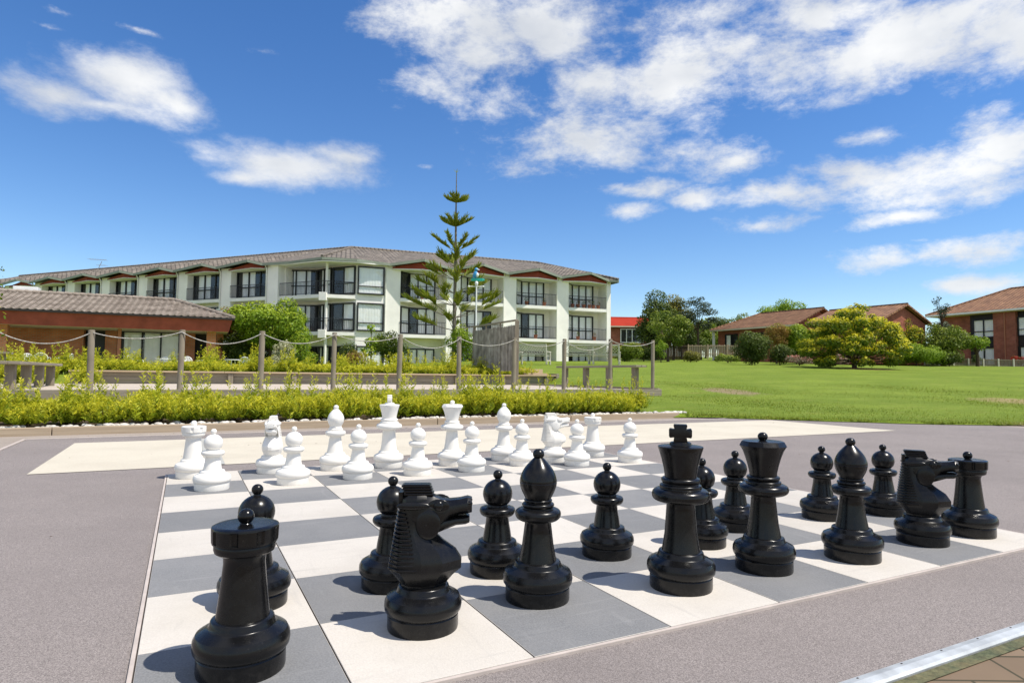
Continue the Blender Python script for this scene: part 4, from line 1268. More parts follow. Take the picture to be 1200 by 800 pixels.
# back bed shrubs above the retaining wall
bl_ = 'bushy golden green shrub in the raised bed above the timber retaining wall'
bp_ = 'golden shrub with tall plumes in the raised bed above the timber retaining wall'
r2 = random.Random(9)
for row, (vv, du) in enumerate(((21.95, .85), (22.8, .95), (23.8, 1.1))):
    u = -5.4 + .3 * row
    while u < 13.2:
        k = r2.choice((0, 1, 2, 3, 4, 2))
        s = r2.uniform(1.35, 1.8)
        heath_shrub(B(u + r2.uniform(-.15, .15), vv + r2.uniform(-.15, .15), .68), k, (s * 1.1, s * 1.1, s * r2.uniform(.62, .86)), r2.uniform(0, 6.28),
                    bp_ if k in (2, 4) else bl_, 'golden shrubs with tall plumes in the raised bed' if k in (2, 4) else 'bushy golden shrubs in the raised bed')
        u += du * r2.uniform(.85, 1.2)
for (u, vv, s) in ((-3.7, 14.6, 1.2), (-3.9, 16.0, 1.3), (-3.6, 17.4, 1.3), (-4.4, 18.2, 1.3), (-5.0, 16.8, 1.3), (-3.4, 19.8, 1.3), (-2.4, 20.2, 1.2)):
    heath_shrub(B(u, vv, .38), r2.choice((1, 2, 4)), (s, s, s * 1.05), r2.uniform(0, 6.28), 'tall golden shrub growing behind the legs of the left timber bench', 'golden shrubs round the left bench')

# ------------------------------------------------------------------ window and railing builders (points are world xy; off = the thing's origin)
def window(parent, off, a, b2, z0, z1, n, curtains, out, frame_m='frame', transom=None, name='window', inset=0.0):
    """a->b2 left to right seen from outside; out = outward direction (xy)"""
    a = Vector((a[0], a[1], 0)); b2 = Vector((b2[0], b2[1], 0)); o = Vector((out[0], out[1], 0)).normalized()
    d = (b2 - a); W = d.length; d = d / W
    fr = MB(); fw = .085

    def P(s, t, z): return a + d * s + o * t + Vector((0, 0, z))
    e = .05
    fr.bar(P(0, .11, z0 + e), P(W, .11, z0 + e), .10, .10)
    fr.bar(P(0, .11, z1 - e), P(W, .11, z1 - e), .10, .10)
    for i in range(n + 1):
        s = e + (W - 2 * e) * i / n
        fr.bar(P(s, .112, z0 + .001), P(s, .112, z1 - .001), fw if 0 < i < n else .10, .10, up=o)
    if transom: fr.bar(P(0, .108, z0 + transom), P(W, .108, z0 + transom), .06, .07)
    f = fr.build(name, MT[frame_m], parent, off)
    gl = MB(); gl.add([P(0.05, .09, z0 + .05), P(W - .05, .09, z0 + .05), P(W - .05, .09, z1 - .05), P(.05, .09, z1 - .05)], [(0, 1, 2, 3)])
    gl.build('pane', MT['glass'], f, off)
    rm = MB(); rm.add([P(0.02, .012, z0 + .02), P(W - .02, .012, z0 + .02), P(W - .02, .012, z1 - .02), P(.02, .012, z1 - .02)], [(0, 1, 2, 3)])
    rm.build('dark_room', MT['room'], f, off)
    if curtains:
        c = MB()
        for (s0, s1) in curtains:
            m_ = max(4, int((s1 - s0) * W / .07)); vs = []
            for i in range(m_ + 1):
                s = (s0 + (s1 - s0) * i / m_) * W
                t_ = .05 + .016 * math.sin(i * 2.1) * (1 if i % 2 else .6)
                vs += [P(min(max(s, .06), W - .06), t_, z0 + .06), P(min(max(s, .06), W - .06), t_, z1 - .06)]
            c.add(vs, [(2 * i, 2 * i + 2, 2 * i + 3, 2 * i + 1) for i in range(m_)])
        c.build('curtain', MT['curtain'], f, off, smooth=50)
    return f


def railing(parent, off, pts, z0, h=1.0, step=.13):
    mb = MB()
    for i in range(len(pts) - 1):
        a = Vector((*pts[i], z0)); b2 = Vector((*pts[i + 1], z0)); L_ = (b2 - a).length
        mb.bar(a + Vector((0, 0, h)), b2 + Vector((0, 0, h)), .045, .04)
        mb.bar(a + Vector((0, 0, .10)), b2 + Vector((0, 0, .10)), .03, .03)
        nb_ = int(L_ / step)
        for k in range(nb_ + 1):
            p = a.lerp(b2, k / nb_)
            mb.bar(p + Vector((0, 0, .10)), p + Vector((0, 0, h)), .02, .02)
    return mb.build('railing', MT['rail'], parent, off)


def xy(v): return (v.x, v.y)


# ------------------------------------------------------------------ the hotel
HZ0, HF1, HF2, HEAVE = 0.6, 3.85, 6.62, 9.08
HOFF = Vector((-11.7, 48, HZ0))
hotel = thing('hotel_building', 'long white three storey hotel with black windows, balconies and brown tiled roof', 'building', HOFF)


def hpart(mb, name, m, **k): return mb.build(name, m, hotel, HOFF, **k)


RD = Vector((.930, .368, 0)).normalized(); RO = Vector((RD.y, -RD.x, 0)); R0 = Vector((-9.73, 48, 0)); RS = 4.83
LD = Vector((-.917, .399, 0)).normalized(); LO = Vector((-LD.y, LD.x, 0)) * 1.0
if LO.y > 0: LO = -LO
L0 = Vector((-19.0, 48.5, 0)); LS = 4.87
DEP = 1.5; DEPL = .75
floors = [(HZ0, HF1), (HF1, HF2), (HF2, HEAVE)]
# cores behind the recesses
NR, NL = 4, 9
core = MB()
endR = R0 + RD * (RS * NR + .55)
core.prism([xy(R0 - RO * DEP - RD * 1.4), xy(endR - RO * DEP), xy(endR - RO * 12), xy(R0 - RO * 12)], HZ0, HEAVE + .02)
hpart(core, 'wall', MT['wall'])
core = MB(); endL = L0 + LD * (LS * NL)
core.prism([xy(L0 - LO * DEPL - LD * 1.2), xy(endL - LO * DEPL), xy(endL - LO * 12), xy(L0 - LO * 12)], HZ0, HEAVE + .01)
hpart(core, 'wall', MT['wall'])
# bay block at the corner
C0 = Vector((-11.74, 47.2, 0)); C1 = Vector((-13.78, 48.1, 0)); C2 = Vector((-15.3, 49.35, 0)); C3 = Vector((-17.95, 49.55, 0))
core = MB()
core.prism([xy(C0), xy(R0 + RD * .02), xy(R0 - RO * 9), xy(L0 - LO * 9), xy(Vector((-18.0, 50.4, 0))), xy(C3), xy(C2), xy(C1)], HZ0 + .003, HEAVE + .015)
hpart(core, 'wall', MT['wall'])

rr = random.Random(21)


def curt(n):
    c = rr.random()
    if c < .45: return [(0.02, .98)]
    if c < .6: return [(.02, .66)]
    if c < .85: return [(.32, .98)]
    return [(0.02, .32), (.40, .98)]


# right wing
for k in range(NR + 1):
    a = R0 + RD * (RS * k); w = 1.16 if k < NR else .45
    p = MB(); p.prism([xy(a), xy(a + RD * w), xy(a + RD * w - RO * (DEP + .1)), xy(a - RO * (DEP + .1))], HZ0 + .006, HEAVE - .02)
    hpart(p, 'pillar', MT['wall'])
    dp = MB(); q = a + RD * .0 + RO * .06
    dp.tube([(q.x, q.y, HZ0), (q.x, q.y, HEAVE - .3), (q.x + RO.x * .18, q.y + RO.y * .18, HEAVE)], .045, 8)
    hpart(dp, 'downpipe', MT['slab'], smooth=50)
    if k == NR: break
    b0 = a + RD * w; b1 = a + RD * RS
    for fi, (z0, z1) in enumerate(floors):
        if fi > 0:
            s = MB(); s.prism([xy(b0 + RO * .10), xy(b1 + RO * .10), xy(b1 - RO * (DEP - .01)), xy(b0 - RO * (DEP - .01))], z0 - .26, z0)
            hpart(s, 'balcony_slab', MT['slab'])
            railing(hotel, HOFF, [xy(b0 + RO * .05), xy(b1 + RO * .05)], z0)
        wz1 = z0 + 2.22
        # main sliding window, and an angled side light on its left
        m0 = b0 + RD * .95 - RO * (DEP - .02); m1 = b1 - RD * .55 - RO * (DEP - .02)
        window(hotel, HOFF, xy(m0), xy(m1), z0 + .06, wz1, 3, curt(3), RO, transom=.85)
        sd = b0 + RD * .06 - RO * (.55); se = b0 + RD * .93 - RO * (DEP - .14)
        so = Vector(((se - sd).y, -(se - sd).x, 0)).normalized()
        ang = MB(); ang.prism([xy(sd), xy(se), xy(b0 + RD * .02 - RO * DEP)], z0, z0 + 2.5); hpart(ang, 'wall', MT['wall'])
        window(hotel, HOFF, xy(sd + so * .003), xy(se + so * .003), z0 + .06, wz1, 1, [(.1, .9)] if rr.random() < .7 else [], so, transom=.85)
# left wing
for k in range(NL + 1):
    a = L0 + LD * (LS * k); w = 1.1
    p = MB(); p.prism([xy(a - LD * w), xy(a), xy(a - LO * (DEPL + .1)), xy(a - LD * w - LO * (DEPL + .1))], HZ0 + .006, HEAVE - .02)
    hpart(p, 'pillar', MT['wall'])
    dp = MB(); q = a + LO * .07
    dp.tube([(q.x, q.y, HZ0), (q.x, q.y, HEAVE - .3), (q.x + LO.x * .18, q.y + LO.y * .18, HEAVE)], .05, 8)
    hpart(dp, 'downpipe', MT['slab'], smooth=50)
    if k == NL: break
    b0 = a; b1 = a + LD * (LS - w)
    for fi, (z0, z1) in enumerate(floors):
        if fi == 0 and k > 0: continue          # hidden behind the restaurant
        if fi > 0:
            s = MB(); s.prism([xy(b0 + LO * .10), xy(b1 + LO * .10), xy(b1 - LO * (DEPL - .01)), xy(b0 - LO * (DEPL - .01))], z0 - .26, z0)
            hpart(s, 'balcony_slab', MT['slab'])
            railing(hotel, HOFF, [xy(b0 + LO * .05), xy(b1 + LO * .05)], z0)
        window(hotel, HOFF, xy(b1 - LO * (DEPL - .02)), xy(b0 - LO * (DEPL - .02)), z0 + .06, z0 + 2.22, 3, [(.14, .5)] if fi == 2 else curt(3), LO, transom=.85)
# bay windows: three faces each floor
for fi, (z0, z1) in enumerate(floors):
    faces = [(C0, R0, [(0.02, .98)], 2), (C1, C0, [(.5, .98)], 2), (C2, C1, [(.3, .98)], 2), (C3, C2, [(.25, .8)], 3)]
    for (p, q, cu, n_) in faces:
        d = (q - p).normalized(); o = Vector((d.y, -d.x, 0))
        window(hotel, HOFF, xy(p + d * .06 + o * .003), xy(q - d * (.10 if q is R0 else .06) + o * .003), z0 + .12, z0 + 2.25, n_ if p is not C0 else 1, cu, o, transom=.62 if p is C0 else .85)
    if fi > 0:
        vx = Vector((-14.0, 46.35, 0))
        s = MB(); s.prism([xy(C0 + RO * .05), xy(vx), xy(Vector((-18.02, 48.3, 0))), xy(C3 + Vector((.02, .02, 0))), xy(C2 + Vector((0, .02, 0))), xy(C1 + Vector((0, .02, 0)))], z0 - .26, z0 + .001)
        hpart(s, 'balcony_slab', MT['slab'])
        railing(hotel, HOFF, [xy(Vector((-17.9, 48.25, 0))), xy(vx + Vector((0, .06, 0))), xy(C0 + Vector((-.15, .0, 0)))], z0)
        bx_ = MB(); bx_.box((vx.x, vx.y + .1, z0 - .18), (.55, .45, .62)); hpart(bx_, 'planter_box', MT['slab'], bevel=.02)
po = MB(); po.tube([(-13.85, 46.75, HZ0), (-13.85, 46.75, HEAVE)], .10, 10); hpart(po, 'bay_post', MT['slab'], smooth=50)
# end wall closing the right end
# roof: zigzag eaves, a small red gable over every balcony
eR = [(-1.0, .45, HEAVE + .02)]
for k in range(NR):
    eR += [(RS * k + .25, .40, HEAVE - .05), (RS * (k + .56), 1.15, HEAVE + .36)]
eR += [(RS * NR + .05, .40, HEAVE - .05), (RS * NR + .75, .8, HEAVE - .08)]
eL = []
for k in range(NL):
    eL += [(LS * k + .1 - (.0 if k else .0), .40, HEAVE - .05), (LS * (k + .20), 1.05, HEAVE + .16)]
eL += [(LS * NL, .40, HEAVE - .05)]
RIDGE_Z, RIDGE_IN = 11.5, 6.5
J = Vector((-13.8, 53.4, RIDGE_Z))
ptsR = [R0 + RD * s + RO * o + Vector((0, 0, z)) for (s, o, z) in eR]
ptsL = [L0 + LD * s + LO * o + Vector((0, 0, z)) for (s, o, z) in eL]
bayE = [Vector((-17.0, 47.6, HEAVE)), Vector((-14.0, 45.9, HEAVE + .06)), Vector((-11.6, 46.4, HEAVE + .02))]
ridR = [R0 + RD * max(min(s, RS * NR + .8 - 4.6), 0) - RO * RIDGE_IN + Vector((0, 0, RIDGE_Z)) for (s, o, z) in eR]
ridL = [L0 + LD * max(s, 0) - LO * RIDGE_IN + Vector((0, 0, RIDGE_Z)) for (s, o, z) in eL]
chain = [(p, r_) for p, r_ in zip(reversed(ptsL), reversed(ridL))] + [(bayE[0], J), (bayE[1], J), (bayE[2], J)] + [(p, r_) for p, r_ in zip(ptsR, ridR)]
rf = MB()
up_ = Vector((0, 0, .16))
for (e0, r0), (e1, r1) in zip(chain[:-1], chain[1:]):
    if (r0 - r1).length < .01: rf.add([e0 + up_, e1 + up_, r1], [(0, 1, 2)])
    else:
        rf.add([e0 + up_, e1 + up_, r1], [(0, 1, 2)]); rf.add([e0 + up_, r1, r0], [(0, 1, 2)])
# hip end and the far slope
hipf = chain[-1][0]; hipb = R0 + RD * (RS * NR + .75) - RO * 13.5 + Vector((0, 0, HEAVE - .08))
rf.add([hipf + up_, hipb + up_, chain[-1][1]], [(0, 1, 2)])
bR = R0 - RO * 13.5 + Vector((0, 0, HEAVE)); bL = L0 - LO * 13.5 + Vector((0, 0, HEAVE)); bLe = endL - LO * 13.5 + Vector((0, 0, HEAVE))
Rs = R0 - RO * RIDGE_IN + Vector((0, 0, RIDGE_Z)); Ls = L0 - LO * RIDGE_IN + Vector((0, 0, RIDGE_Z))
rf.add([hipb + up_, Vector((-17, 63, HEAVE)), J, chain[-1][1]], [(0, 1, 2, 3)])
rf.add([Vector((-17, 63, HEAVE)), bLe, chain[0][1], J], [(0, 1, 2, 3)])
hpart(rf, 'roof', MT['hoteltile'])
fa = MB(); so = MB()
for (e0, r0), (e1, r1) in zip(chain[:-1], chain[1:]):
    fa.bar(e0 + Vector((0, 0, .05)), e1 + Vector((0, 0, .05)), .10, .19)
fa.bar(hipf + Vector((0, 0, .03)), hipb + Vector((0, 0, .03)), .10, .24)
hpart(fa, 'fascia', MT['gutter'])
rc = MB()
for pth in ([J + Vector((0, 0, .03)), chain[-1][1] + Vector((0, 0, .03))], [J + Vector((0, 0, .03)), chain[0][1] + Vector((0, 0, .03))], [J + Vector((0, 0, .03)), bayE[1] + Vector((0, 0, .22))], [chain[-1][1] + Vector((0, 0, .03)), hipf + Vector((0, 0, .22))]):
    rc.tube(pth, .11, 8)
hpart(rc, 'ridge_cap', MT['hoteltile'], smooth=60)
for k in range(NR):
    for (s0, sp, s1, D_, O_, base, nm) in ((RS * k + .5, RS * (k + .56), RS * (k + 1) + .1, RD, RO, R0, 'r'),):
        g_ = MB(); h_ = .10
        tri = [base + D_ * s0 + O_ * h_, base + D_ * sp + O_ * (h_ + .75), base + D_ * s1 + O_ * h_]
        z_l, z_p = HEAVE - .22, HEAVE + .30
        g_.add([tri[0] + Vector((0, 0, z_l)), tri[1] + Vector((0, 0, z_l)), tri[1] + Vector((0, 0, z_p)), tri[0] + Vector((0, 0, z_l + .12))], [(0, 1, 2, 3)])
        g_.add([tri[1] + Vector((0, 0, z_l)), tri[2] + Vector((0, 0, z_l)), tri[2] + Vector((0, 0, z_l + .12)), tri[1] + Vector((0, 0, z_p))], [(0, 1, 2, 3)])
        hpart(g_, 'red_gable', MT['red'])
        lw = MB(); lw.prism([xy(tri[0]), xy(tri[1] + O_ * .0), xy(tri[2]), xy(base + D_ * s1 - O_ * DEP), xy(base + D_ * s0 - O_ * DEP)], HEAVE - .30, HEAVE - .225); hpart(lw, 'soffit', MT['slab'])
for k in range(NL):
    s0, sp, s1 = LS * k + .2, LS * (k + .22), LS * (k + 1) - .9
    g_ = MB(); z_l, z_p = HEAVE - .26, HEAVE + .12
    tri = [L0 + LD * s0 + LO * .1, L0 + LD * sp + LO * .62, L0 + LD * s1 + LO * .1]
    g_.add([tri[0] + Vector((0, 0, z_l)), tri[1] + Vector((0, 0, z_l)), tri[1] + Vector((0, 0, z_p)), tri[0] + Vector((0, 0, z_l + .12))], [(0, 1, 2, 3)])
    g_.add([tri[1] + Vector((0, 0, z_l)), tri[2] + Vector((0, 0, z_l)), tri[2] + Vector((0, 0, z_l + .12)), tri[1] + Vector((0, 0, z_p))], [(0, 1, 2, 3)])
    hpart(g_, 'red_gable', MT['red'])
    lw = MB(); lw.prism([xy(tri[0]), xy(tri[1]), xy(tri[2]), xy(L0 + LD * s1 - LO * DEPL), xy(L0 + LD * s0 - LO * DEPL)], HEAVE - .30, HEAVE - .225); hpart(lw, 'soffit', MT['slab'])
sf = MB(); sf.prism([xy(bayE[0]), xy(bayE[1]), xy(bayE[2]), xy(R0 + RO * .3), xy(R0 - RO * 2), xy(L0 - LO * 2), xy(L0 + LO * .3 - LD * .5)], HEAVE - .10, HEAVE - .03); hpart(sf, 'soffit', MT['slab'])
# flower pots on the right balconies
r2 = random.Random(31)
for k, fi, m_ in ((3, 2, 6), (3, 1, 2), (2, 2, 2), (2, 1, 1), (0, 2, 1)):
    for i in range(m_):
        z0 = floors[fi][0]; s = RS * k + 1.5 + (3.0 * (i + .5) / m_) + r2.uniform(-.1, .1)
        p = R0 + RD * s - RO * .25
        t = thing('flower_pot', 'terracotta pot plant on a right hand hotel balcony, behind the railing', 'pot plant', (p.x, p.y, z0), 0, 'pot plants on the hotel balconies')
        mb = MB(); mb.lathe([(.11, 0), (.17, .3), (.18, .34), (.15, .34)], 16); mb.build('pot', MT['terracotta'], t, smooth=40)
        cl = [(0, 0, .5, .17, .17, .2)]
        P_, N_, Y_ = clump_points(cl, 120); o = bpy.data.objects.new('plant', leaf_mesh('plant', P_, N_, .09, LF['orange'] if i % 2 else LF['mid'], Y_)); col.objects.link(o); o.parent = t
# television aerial on the left roof
ap = Vector((-44.2, 66.2, 10.6))
t = thing('tv_aerial', 'thin tilted television aerial on the left end of the hotel roof', 'aerial', ap)
mb = MB(); mb.tube([(-.1, 0, -.3), (.75, 0, 1.7)], .03, 6); mb.build('mast', MT['metalgrey'], t, smooth=60)
mb = MB(); mb.bar((-.7, .1, 1.95), (1.3, -.1, 1.85), .03)
for i in range(7): mb.bar((-.6 + .28 * i, -.35, 1.93 - .012 * i), (-.6 + .28 * i, .5, 1.93 - .012 * i), .02)
mb.bar((.2, 0, 1.3), (1.4, 0, 1.25), .03)
for i in range(4): mb.bar((.4 + .25 * i, -.3, 1.29), (.4 + .25 * i, .3, 1.29), .02)
mb.build('antenna', MT['metalgrey'], t)
vp = MB(); vp.box((-39.6, 63.8, 10.45), (.9, .5, .22)); hpart(vp, 'roof_vent', MT['slab'], bevel=.03)

# ------------------------------------------------------------------ brick restaurant on the left
FD = Vector((.90, .43, 0)).normalized(); FO = Vector((FD.y, -FD.x, 0)); F1 = Vector((-16.8, 36.4, 0))
ROFF = Vector((-18, 37, .5))
rest = thing('brick_restaurant', 'low brick restaurant with grey tiled roof and deep red timber fascia', 'building', ROFF)


def rp(mb, name, m, **k): return mb.build(name, m, rest, ROFF, **k)


def FP(L_, o, z=0): return F1 - FD * L_ + FO * (-o) + Vector((0, 0, z))


def fbox(L0_, L1_, o0, o1, z0, z1):
    mb = MB(); mb.prism([xy(FP(L1_, o0)), xy(FP(L0_, o0)), xy(FP(L0_, o1)), xy(FP(L1_, o1))], z0, z1); return mb


rp(fbox(-.2, 26, -.3, 9.2, .5, .80), 'floor', MT['concrete'])
WZ0, WZ1 = .805, 3.20
rp(fbox(7.07, 26, 2.8, 8.5, WZ0, WZ1), 'brick_wall', MT['brick'])
rp(fbox(5.45, 6.03, 2.78, 8.4, WZ0, WZ1), 'brick_wall', MT['brick'])
rp(fbox(1.4, 2.15, 2.8, 8.3, WZ0, WZ1), 'brick_wall', MT['brick'])
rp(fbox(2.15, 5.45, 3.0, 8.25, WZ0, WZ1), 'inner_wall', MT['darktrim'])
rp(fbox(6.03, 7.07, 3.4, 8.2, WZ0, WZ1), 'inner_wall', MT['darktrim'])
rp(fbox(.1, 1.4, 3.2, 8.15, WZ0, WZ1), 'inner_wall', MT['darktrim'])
w0, w1 = FP(5.2, 2.98), FP(2.2, 2.98)
window(rest, ROFF, xy(w0), xy(w1), .85, 3.15, 3, [(.02, .34), (.38, .98)], FO, transom=None)
dr_ = fbox(6.12, 6.98, 3.32, 3.38, WZ0, 3.05); rp(dr_, 'door', MT['frame'])
for L_ in (.26, 10.0, 16, 22):
    rp(fbox(L_, L_ + .5, .35, .85, WZ0, WZ1), 'brick_pillar', MT['brick'])
rp(fbox(-.15, .22, 2.2, 2.7, WZ0, WZ1), 'brick_pillar', MT['brick'])
rp(fbox(4.99, 5.15, .4, .56, WZ0, WZ1), 'red_post', MT['postred'])
rp(fbox(-.35, 26, -.35, 9.6, 3.10, 3.17), 'soffit', MT['soffit'])
# fascia leaning outwards, boarded
fz0, fz1 = 3.08, 3.78
fb = MB()
corn = [(-.55, -.62), (26, -.62), (26, 9.9), (-.55, 9.9)]
corn0 = [(-.38, -.42), (26, -.42), (26, 9.7), (-.38, 9.7)]
for i in range(4):
    j = (i + 1) % 4
    for b_ in range(4):
        f0, f1 = b_ / 4, (b_ + 1) / 4 - .012

        def cc(q, f):
            a = corn0[q]; c = corn[q]
            return FP(a[0] + (c[0] - a[0]) * f, a[1] + (c[1] - a[1]) * f, fz0 + (fz1 - fz0) * f)
        fb.add([cc(i, f0), cc(j, f0), cc(j, f1), cc(i, f1)], [(0, 1, 2, 3)])
        fb.add([cc(i, f1), cc(j, f1), cc(j, (b_ + 1) / 4), cc(i, (b_ + 1) / 4)], [(0, 1, 2, 3)])
rp(fb, 'fascia', MT['redboard'])
gt = MB(); gt.bar(FP(-.60, -.68, fz1 + .03), FP(26, -.68, fz1 + .03), .12, .11); gt.bar(FP(-.61, -.68, fz1 + .03), FP(-.61, 9.9, fz1 + .03), .12, .11); rp(gt, 'gutter', MT['darktrim'])
zr = 5.22
e = [FP(-.60, -.70, fz1 + .07), FP(26, -.70, fz1 + .07), FP(26, 10.0, fz1 + .07), FP(-.60, 10.0, fz1 + .07)]
ra, rb_ = FP(2.65, 4.65, zr), FP(26, 4.65, zr)
rf = MB()
rf.add([e[0] - Vector((0, 0, .05)), e[1] - Vector((0, 0, .05)), rb_ - Vector((0, 0, .05)), ra - Vector((0, 0, .05))], [(3, 2, 1, 0)]); rf.add([e[0], e[3], ra], [(0, 1, 2)]); rf.add([e[2], e[3], ra, rb_], [(0, 1, 2, 3)])
# front slope in courses: every course a row of rounded pans, lapping the one below
NC, TWD = 17, .33
r2 = random.Random(41)
for c_ in range(NC):
    f0, f1 = c_ / NC, (c_ + 1.12) / NC
    l0 = -.60 + 3.25 * f0                       # hip line
    n_ = int((26 - l0) / TWD * 6)
    top_, bot_ = [], []
    for i in range(n_ + 1):
        L_ = l0 + (26 - l0) * i / n_
        ph = 2 * math.pi * L_ / TWD
        w_ = .030 * math.sin(ph) + .010 * math.sin(2 * ph)
        jit = .006 * math.sin(int(L_ / TWD) * 12.9 + c_ * 7.3)
        L1_ = max(L_, -.60 + 3.25 * min(f1, 1))
        q0 = -.70 + 5.35 * f0; q1 = -.70 + 5.35 * min(f1, 1.0)
        z0_ = fz1 + .07 + (zr - fz1 - .07) * f0; z1_ = fz1 + .07 + (zr - fz1 - .07) * min(f1, 1.0)
        bot_.append(FP(L_, q0, z0_ + .055 + w_ + jit)); top_.append(FP(L1_, q1, z1_ + .012 + w_ * .9))
        if i % 1 == 0: pass
    lip = [p - Vector((0, 0, .035)) for p in bot_]
    m_ = len(bot_)
    rf.add(bot_ + top_ + lip, [(i, i + m_, i + m_ + 1, i + 1) for i in range(m_ - 1)] + [(i, i + 1, i + 1 + 2 * m_, i + 2 * m_) for i in range(m_ - 1)])
rp(rf, 'roof', MT['resttile'], smooth=50)
rc = MB()
r2 = random.Random(4)
for (p, q) in ((ra, rb_), (ra, e[0])):
    n_ = int((q - p).length / .38)
    for i in range(n_):
        a = p.lerp(q, i / n_); b2 = p.lerp(q, (i + .97) / n_)
        rc.tube([a + Vector((0, 0, .04)), b2 + Vector((0, 0, .075))], .12, 8)
rp(rc, 'ridge_cap', MT['resttile'], smooth=60)
ac = MB(); ac.box(tuple(FP(10.4, 5.6, zr + .18)), (1.2, .7, .5), rz=.44); rp(ac, 'roof_unit', MT['plasticw'], bevel=.04)


# ------------------------------------------------------------------ white plastic garden furniture on the restaurant patio
def make_chair(label, p, rz, group):
    t = thing('garden_chair', label, 'chair', p, rz, group)
    m = MT['plasticw']
    mb = MB(); mb.prism([(-.24, -.24), (.24, -.24), (.21, .22), (-.21, .22)], .40, .435); mb.build('seat', m, t, bevel=.012)
    mb = MB()
    n_ = 9; outer = []; inner = []
    for i in range(n_):
        a = math.pi * i / (n_ - 1)
        outer.append((-.27 * math.cos(a), .62 + .25 * math.sin(a)))
    pts = [(-.23, .25, .43)] + [(x, .27 + (z - .43) * .22, z) for x, z in outer] + [(.23, .25, .43)]
    mb.tube(pts, .022, 7)
    for x in (-.15, -.075, 0, .075, .15):
        mb.bar((x * .8, .245, .43), (x * 1.1, .27 + .36 * .22, .62 + .235 * math.sqrt(max(0, 1 - (x / .27) ** 2))), .048, .014)
    mb.build('backrest', m, t, smooth=50)
    for s in (-1, 1):
        mb = MB(); mb.tube([(s * .26, -.25, .40), (s * .28, -.24, .62), (s * .285, -.15, .655), (s * .275, .1, .66), (s * .25, .30, .64)], .022, 7); mb.build('armrest', m, t, smooth=50)
        for (y0, y1) in ((-.23, -.27), (.22, .30)):
            mb = MB(); mb.tube([(s * .22, y0, .42), (s * .26, y1, 0)], [.026, .02], 7); mb.build('leg', m, t, smooth=50)
    return t


cg = 'white plastic chairs on the restaurant patio'
PZ = .72
ch0 = make_chair('white plastic chair at the far left edge, behind the left timber bench', (-24.7, 30.9, PZ), 2.6, cg)
for (x, y, rz, lab) in ((-24.2, 31.4, .5, 'white plastic chair second from the left edge, before the brick wall'),
                        (-22.75, 30.6, 3.6, 'white plastic chair third from the left edge, turned away from the camera'),
                        (-22.3, 31.4, 5.0, 'white plastic chair left of the first tall golden plume, before the dark doorway'),
                        (-20.0, 33.6, 1.6, 'white plastic chair seen side on in front of the restaurant window'),
                        (-19.3, 35.2, .4, 'white plastic chair behind the small table before the restaurant window'),
                        (-17.75, 34.3, .2, 'white plastic chair with its round back facing the camera, right of the window'),
                        (-16.95, 34.7, 4.8, 'white plastic chair in front of the right brick pillar'),
                        (-14.55, 34.6, 3.3, 'rightmost white plastic chair, in front of the dark hedge')):
    dup(ch0, (x, y, PZ + .02), rz, lab, cg)


def make_table(label, p, rz):
    t = thing('garden_table', label, 'table', p, rz, 'white plastic tables on the restaurant patio')
    m = MT['plasticw']
    mb = MB(); mb.lathe([(.44, .70), (.46, .71), (.46, .73), (.45, .74), (.001, .742)], 32); mb.build('tabletop', m, t, smooth=40)
    for i in range(4):
        a = math.pi / 4 + i * math.pi / 2
        mb = MB(); mb.tube([(.30 * math.cos(a), .30 * math.sin(a), .70), (.38 * math.cos(a), .38 * math.sin(a), 0)], [.03, .024], 8); mb.build('leg', m, t, smooth=50)
    return t


tb = make_table('round white plastic table among the chairs at the left edge', (-23.5, 31.0, PZ), .2)
dup(tb, (-18.9, 34.3, PZ + .02), .5, 'round white plastic table in front of the restaurant window')
dup(tb, (-15.35, 34.8, PZ + .02), .9, 'round white plastic table right of the brick pillar, beside the rightmost chair')

# ------------------------------------------------------------------ lattice benches, brush screen, steps, wind vane pole
def make_lattice_bench(label, p, rz):
    t = thing('lattice_bench', label, 'bench', p, rz, 'lattice back benches on the lawn')
    m = MT['lattice']; W = .78
    mb = MB()
    for i in range(5): mb.box((0, -.22 + .11 * i, .44), (1.5, .085, .03))
    mb.build('seat', m, t, bevel=.004)
    mb = MB()
    tilt = .22

    def bp(x, z): return (x, .28 + (z - .44) * tilt, z)
    mb.bar(bp(-W, 1.0), bp(W, 1.0), .05, .07); mb.bar(bp(-W, .52), bp(W, .52), .05, .06)
    n_ = 11; h = .44
    for i in range(-4, n_ + 1):
        x0 = -W + (2 * W) * i / n_
        for sg in (1, -1):
            xa, xb = x0, x0 + h * .95
            za, zb = .54, .98
            if sg < 0: xa, xb = xb, xa
            lo_, hi_ = -W, W
            f0 = 0; f1 = 1
            A = Vector((xa, 0, za)); Bv = Vector((xb, 0, zb))
            dx = Bv.x - A.x
            ts = sorted(((lo_ - A.x) / dx, (hi_ - A.x) / dx)); f0 = max(0, ts[0]); f1 = min(1, ts[1])
            if f1 - f0 < .05: continue
            a_ = A.lerp(Bv, f0); b_ = A.lerp(Bv, f1)
            pa = Vector(bp(a_.x, a_.z)); pb_ = Vector(bp(b_.x, b_.z)); pa.y += sg * .006; pb_.y += sg * .006
            mb.bar(pa, pb_, .012, .058, up=(0, 1, 0))
    mb.build('backrest', m, t)
    for s in (-1, 1):
        mb = MB(); mb.box((s * W, -.28, .31), (.07, .07, .62)); mb.build('leg', m, t, bevel=.004)
        mb = MB(); mb.bar((s * W, .26, 0), (s * W, .41, 1.03), .07, .07); mb.build('leg', m, t, bevel=.004)
        mb = MB(); mb.box((s * W, .0, .65), (.09, .66, .04)); mb.build('armrest', m, t, bevel=.004)
        mb = MB(); mb.box((s * W, 0, .20), (.05, .5, .06)); mb.build('stretcher', m, t, bevel=.004)
    return t


